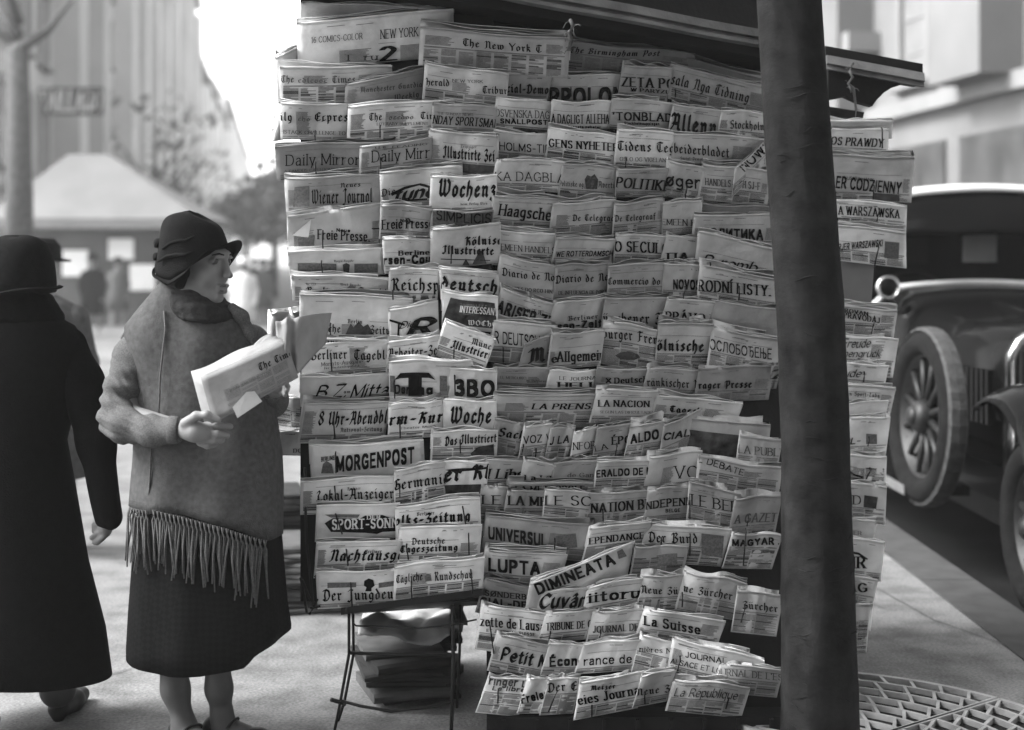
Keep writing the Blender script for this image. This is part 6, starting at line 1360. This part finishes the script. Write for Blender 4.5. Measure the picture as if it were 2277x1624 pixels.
m = MB(); m.tube([(CX, 7.6, 1.15), (CX, 8.86, 1.275)], .012, 6); m.build('bonnet_hinge', M_CHROME, hood)
for s_ in (-1, 1):
    m = MB()
    for k in range(16): m.box((CX + s_ * (.40 + .008 * k), 7.75 + k * .06, .78), (.03, .03, .3))
    m.build('louvres', M_CAR, hood)
m = MB(); m.rings([prof_ring(y, hw, .4, z1, .1, arch=.05) for y, hw, z1 in ((7.52, .34, 1.08), (7.5, .375, 1.12), (7.6, .375, 1.12))]); rad = m.build('radiator', M_CHROME, CAR, smooth=True)
m = MB(); m.box((CX, 7.495, .74), (.64, .03, .62)); m.build('radiator_core', M_BLACKM, rad)
m = MB(); m.rings([prof_ring(y, hw, .42, z1, .12, arch=.06) for y, hw, z1 in ((8.85, .54, 1.24), (8.9, .57, 1.29), (9.14, .66, 1.33))]); m.build('cowl', M_CAR, CAR, smooth=True)
m = MB(); m.rings([[Vector(p) + Vector((0, a, b)) for a, b in ((-.02, 0), (-.02, .04), (.02, .04), (.02, 0))] for p in prof_ring(9.44, .7, 1.29, 1.31, .1, arch=.06)[1:-1]]); m.build('belt_moulding', M_GLINT, CAR, smooth=True)
m = MB(); m.rings([prof_ring(y, .74, .42, 1.32, .0, arch=0) for y in (9.47, 11.9)]); bod = m.build('body', M_CAR, CAR)
m = MB(); m.rings([prof_ring(y, hw, z1 - .16, z1, .12, arch=.07) for y, hw, z1 in ((9.25, .68, 1.85), (9.35, .73, 1.93), (10.5, .75, 1.97), (11.7, .73, 1.93), (11.95, .64, 1.8))]); m.build('roof', M_CAR, CAR, smooth=True)
m = MB(); m.rings([[Vector(p) + Vector((0, a, b)) for a, b in ((-.05, -.005), (-.03, .035), (.1, .05), (.1, .0))] for p in prof_ring(9.3, .72, 1.8, 1.9, .12, arch=.07)[1:-1]]); m.build('visor', M_GLINT, CAR, smooth=True)
for x, y in ((-.7, 9.46), (.7, 9.46), (-.72, 10.6), (.72, 10.6), (-.72, 11.8), (.72, 11.8)):
    MB().box((CX + x, y, 1.56), (.07, .07, .52)).build('pillar', M_CAR, CAR)
glass_ = bpy.data.materials.new('clear_car_glass'); glass_.use_nodes = True; g_ = glass_.node_tree.nodes['Principled BSDF']; g_.inputs['Base Color'].default_value = (.8,) * 3 + (1,); g_.inputs['Roughness'].default_value = .03; g_.inputs['Transmission Weight'].default_value = 1; g_.inputs['IOR'].default_value = 1.02; g_.inputs['Alpha'].default_value = .35
MB().box((CX, 9.46, 1.58), (1.34, .008, .46)).build('windscreen', glass_, CAR)
MB().box((CX, 11.8, 1.6), (1.42, .04, .56)).build('rear_panel', M_CAR, CAR); MB().box((CX, 11.775, 1.62), (.7, .008, .22)).build('rear_window', M_CGLASS, CAR)
for s_ in (-1, 1):
    for y in (10.03, 11.2): MB().box((CX + s_ * .735, y, 1.58), (.008, 1.06, .44)).build('side_window', M_CGLASS, CAR)
    MB().box((CX + s_ * .743, 10.05, .88), (.02, 1.02, .82)).build('door', M_CAR, CAR)
    MB().tube([(CX + s_ * .76, 9.75, 1.1), (CX + s_ * .79, 9.75, 1.1), (CX + s_ * .79, 9.9, 1.1)], .01, 6).build('door_handle', M_CHROME, CAR)
m = MB(); m.box((CX, 11.74, 1.0), (1.34, .1, .7)); m.box((CX, 10.5, .9), (1.3, .16, .8)); m.build('seat', M_BLACKM, CAR); MB().box((3.1, 9.75, 1.7), (.22, .02, .36)).build('pale_panel', M_LINE, CAR)  # pale panel put in for the pale patch behind the windscreen
MB().torus((CX - .32, 9.75, 1.3), (0, .6, -.5), .2, .014).build('steering_wheel', M_BLACKM, CAR, smooth=True)
def fender(cy, s_, r, a0, a1, wdt, name):
    m = MB(); rs = []
    for k in range(25):
        a = R(a0 + (a1 - a0) * k / 24); rr = r * (1 + .15 * max(0, k - 14) / 10); row = []
        for q in range(9):
            t = q / 8 - .5; x = CX + s_ * .58 + t * wdt; d = rr - .3 * t * t
            row.append((x, cy - d * math.cos(a), .38 + d * math.sin(a)))
        rs.append(row)
    m.rings(rs, closed=False, cap=False); o = m.build(name, M_CAR, CAR, smooth=True); sm = o.modifiers.new('thick', 'SOLIDIFY'); sm.thickness = .02
def wheel(c, ax, r, name, parent, dull=False):
    c = Vector(c); ax = Vector(ax).normalized()
    m = MB(); m.torus(c, ax, r - .075, .075, 48, 12, 1.0); w_ = m.build(name, M_DTYRE if dull else M_TYRE, parent, smooth=True)
    m = MB(); m.rings([[c + ax * h + (ax.orthogonal().normalized() * math.cos(t) + ax.cross(ax.orthogonal().normalized()) * math.sin(t)) * (q + .004 * (j % 2)) for q, h in ((r - .012, -.052), (r + .004, -.04), (r + .008, 0), (r + .004, .04), (r - .012, .052))] for j, t in enumerate([2 * math.pi * k / 72 for k in range(73)])], closed=False, cap=False)
    m.build('tread', M_DTYRE if dull else M_TREAD, w_, smooth=False)
    m = MB(); m.lathe(c, ax, [(r - .12, -.035), (r - .115, .0), (r - .12, .035), (r - .15, .03), (r - .15, -.03)], 40); m.lathe(c, ax, [(.01, .08), (.06, .075), (.085, .05), (.095, .0), (.085, -.05), (.01, -.06)], 24)
    a = ax.orthogonal().normalized(); b = ax.cross(a)
    for k in range(12):
        t = 2 * math.pi * k / 12; d = a * math.cos(t) + b * math.sin(t); m.tube([c + d * .08, c + d * (r - .13)], [.022, .016], 8)
    m.build('rim', M_RIM, w_, smooth=True)
    MB().lathe(c + ax * .06, ax, [(.055, 0), (.05, .03), (.02, .042), (.001, .043)], 20).build('hub_cap', M_RIM, w_, smooth=True)
for s_ in (-1, 1):
    fender(6.6, s_, .53, -8, 128, .36, 'fender'); fender(11.35, s_, .5, 18, 170, .34, 'fender')
    wheel((CX + s_ * .54, 6.6, .28), (s_, 0, 0), .42, 'wheel', CAR, True); wheel((CX + s_ * .68, 11.35, .25), (s_, 0, 0), .41, 'wheel', CAR)
    m = MB(); m.box((CX + s_ * .7, 9.5, .28), (.34, 3.0, .05)); m.build('running_board', M_CAR, CAR); MB().box((CX + s_ * .876, 9.5, .285), (.014, 3.0, .055)).build('running_board_trim', M_CHROME, CAR)
    m = MB(); c = Vector((CX + s_ * .24, 7.1, .9)); m.lathe(c, (0, -1, 0), [(.005, -.17), (.06, -.15), (.11, -.07), (.125, .0), (.125, .02)], 28); hl_ = m.build('headlamp', M_CHROME, CAR, smooth=True); MB().lathe(c + Vector((0, -.02, 0)), (0, -1, 0), [(.12, 0), (.08, .015), (.001, .02)], 28).build('lens', M_CGLASS, hl_, smooth=True)
    c = Vector((CX - .66, 8.86, 1.36)) if s_ < 0 else Vector((CX + .7, 9.1, 1.34))
    m = MB(); m.lathe(c, (0, -1, 0), [(.005, -.12), (.05, -.1), (.066, -.04), (.07, .0), (.07, .02)], 24); lp = m.build('side_lamp', M_CAR, CAR, smooth=True); MB().torus(c + Vector((0, -.02, 0)), (0, -1, 0), .066, .010, 28, 8).build('lamp_ring', M_CHROME, lp, smooth=True); MB().tube([c + Vector((0, 0, -.07)), c + Vector((-s_ * .04, .2, -.14))], .018, 8).build('lamp_bracket', M_CAR, lp, smooth=True)
wheel((CX - .78, 7.62, .69), (-1, -.06, .04), .47, 'spare_wheel', CAR)
m = MB(); m.tube([(CX - .72, 6.1, .3), (CX + .72, 6.1, .3)], .03, 8); m.build('bumper', M_CHROME, CAR, smooth=True)
MB().box((CX, 8.9, .2), (.9, 5.4, .12)).build('chassis', M_BLACKM, CAR)
for ch in CAR.children:
    if ch.name.split('.')[0] in ('belt_moulding', 'body', 'roof', 'visor', 'pillar', 'windscreen', 'rear_window', 'rear_panel', 'side_window', 'door', 'door_handle', 'seat', 'pale_panel', 'steering_wheel', 'running_board', 'running_board_trim'): ch.location.y -= .32

# ------------------------------------------------------------------ misty air of the street
hz = MB().box((-20, 160, 17), (230, 345, 36.4)).build('haze', None)
hm_ = bpy.data.materials.new('misty_air'); hm_.use_nodes = True; hn = hm_.node_tree; hn.nodes.clear()
ho = hn.nodes.new('ShaderNodeOutputMaterial'); hv = hn.nodes.new('ShaderNodeVolumePrincipled'); hn.links.new(hv.outputs[0], ho.inputs['Volume'])
hv.inputs['Color'].default_value = (.95, .95, .95, 1); hv.inputs['Density'].default_value = .0013; hv.inputs['Anisotropy'].default_value = .2
hz.data.materials.clear(); hz.data.materials.append(hm_); setp(hz, kind='stuff', label='pale winter haze filling the street')
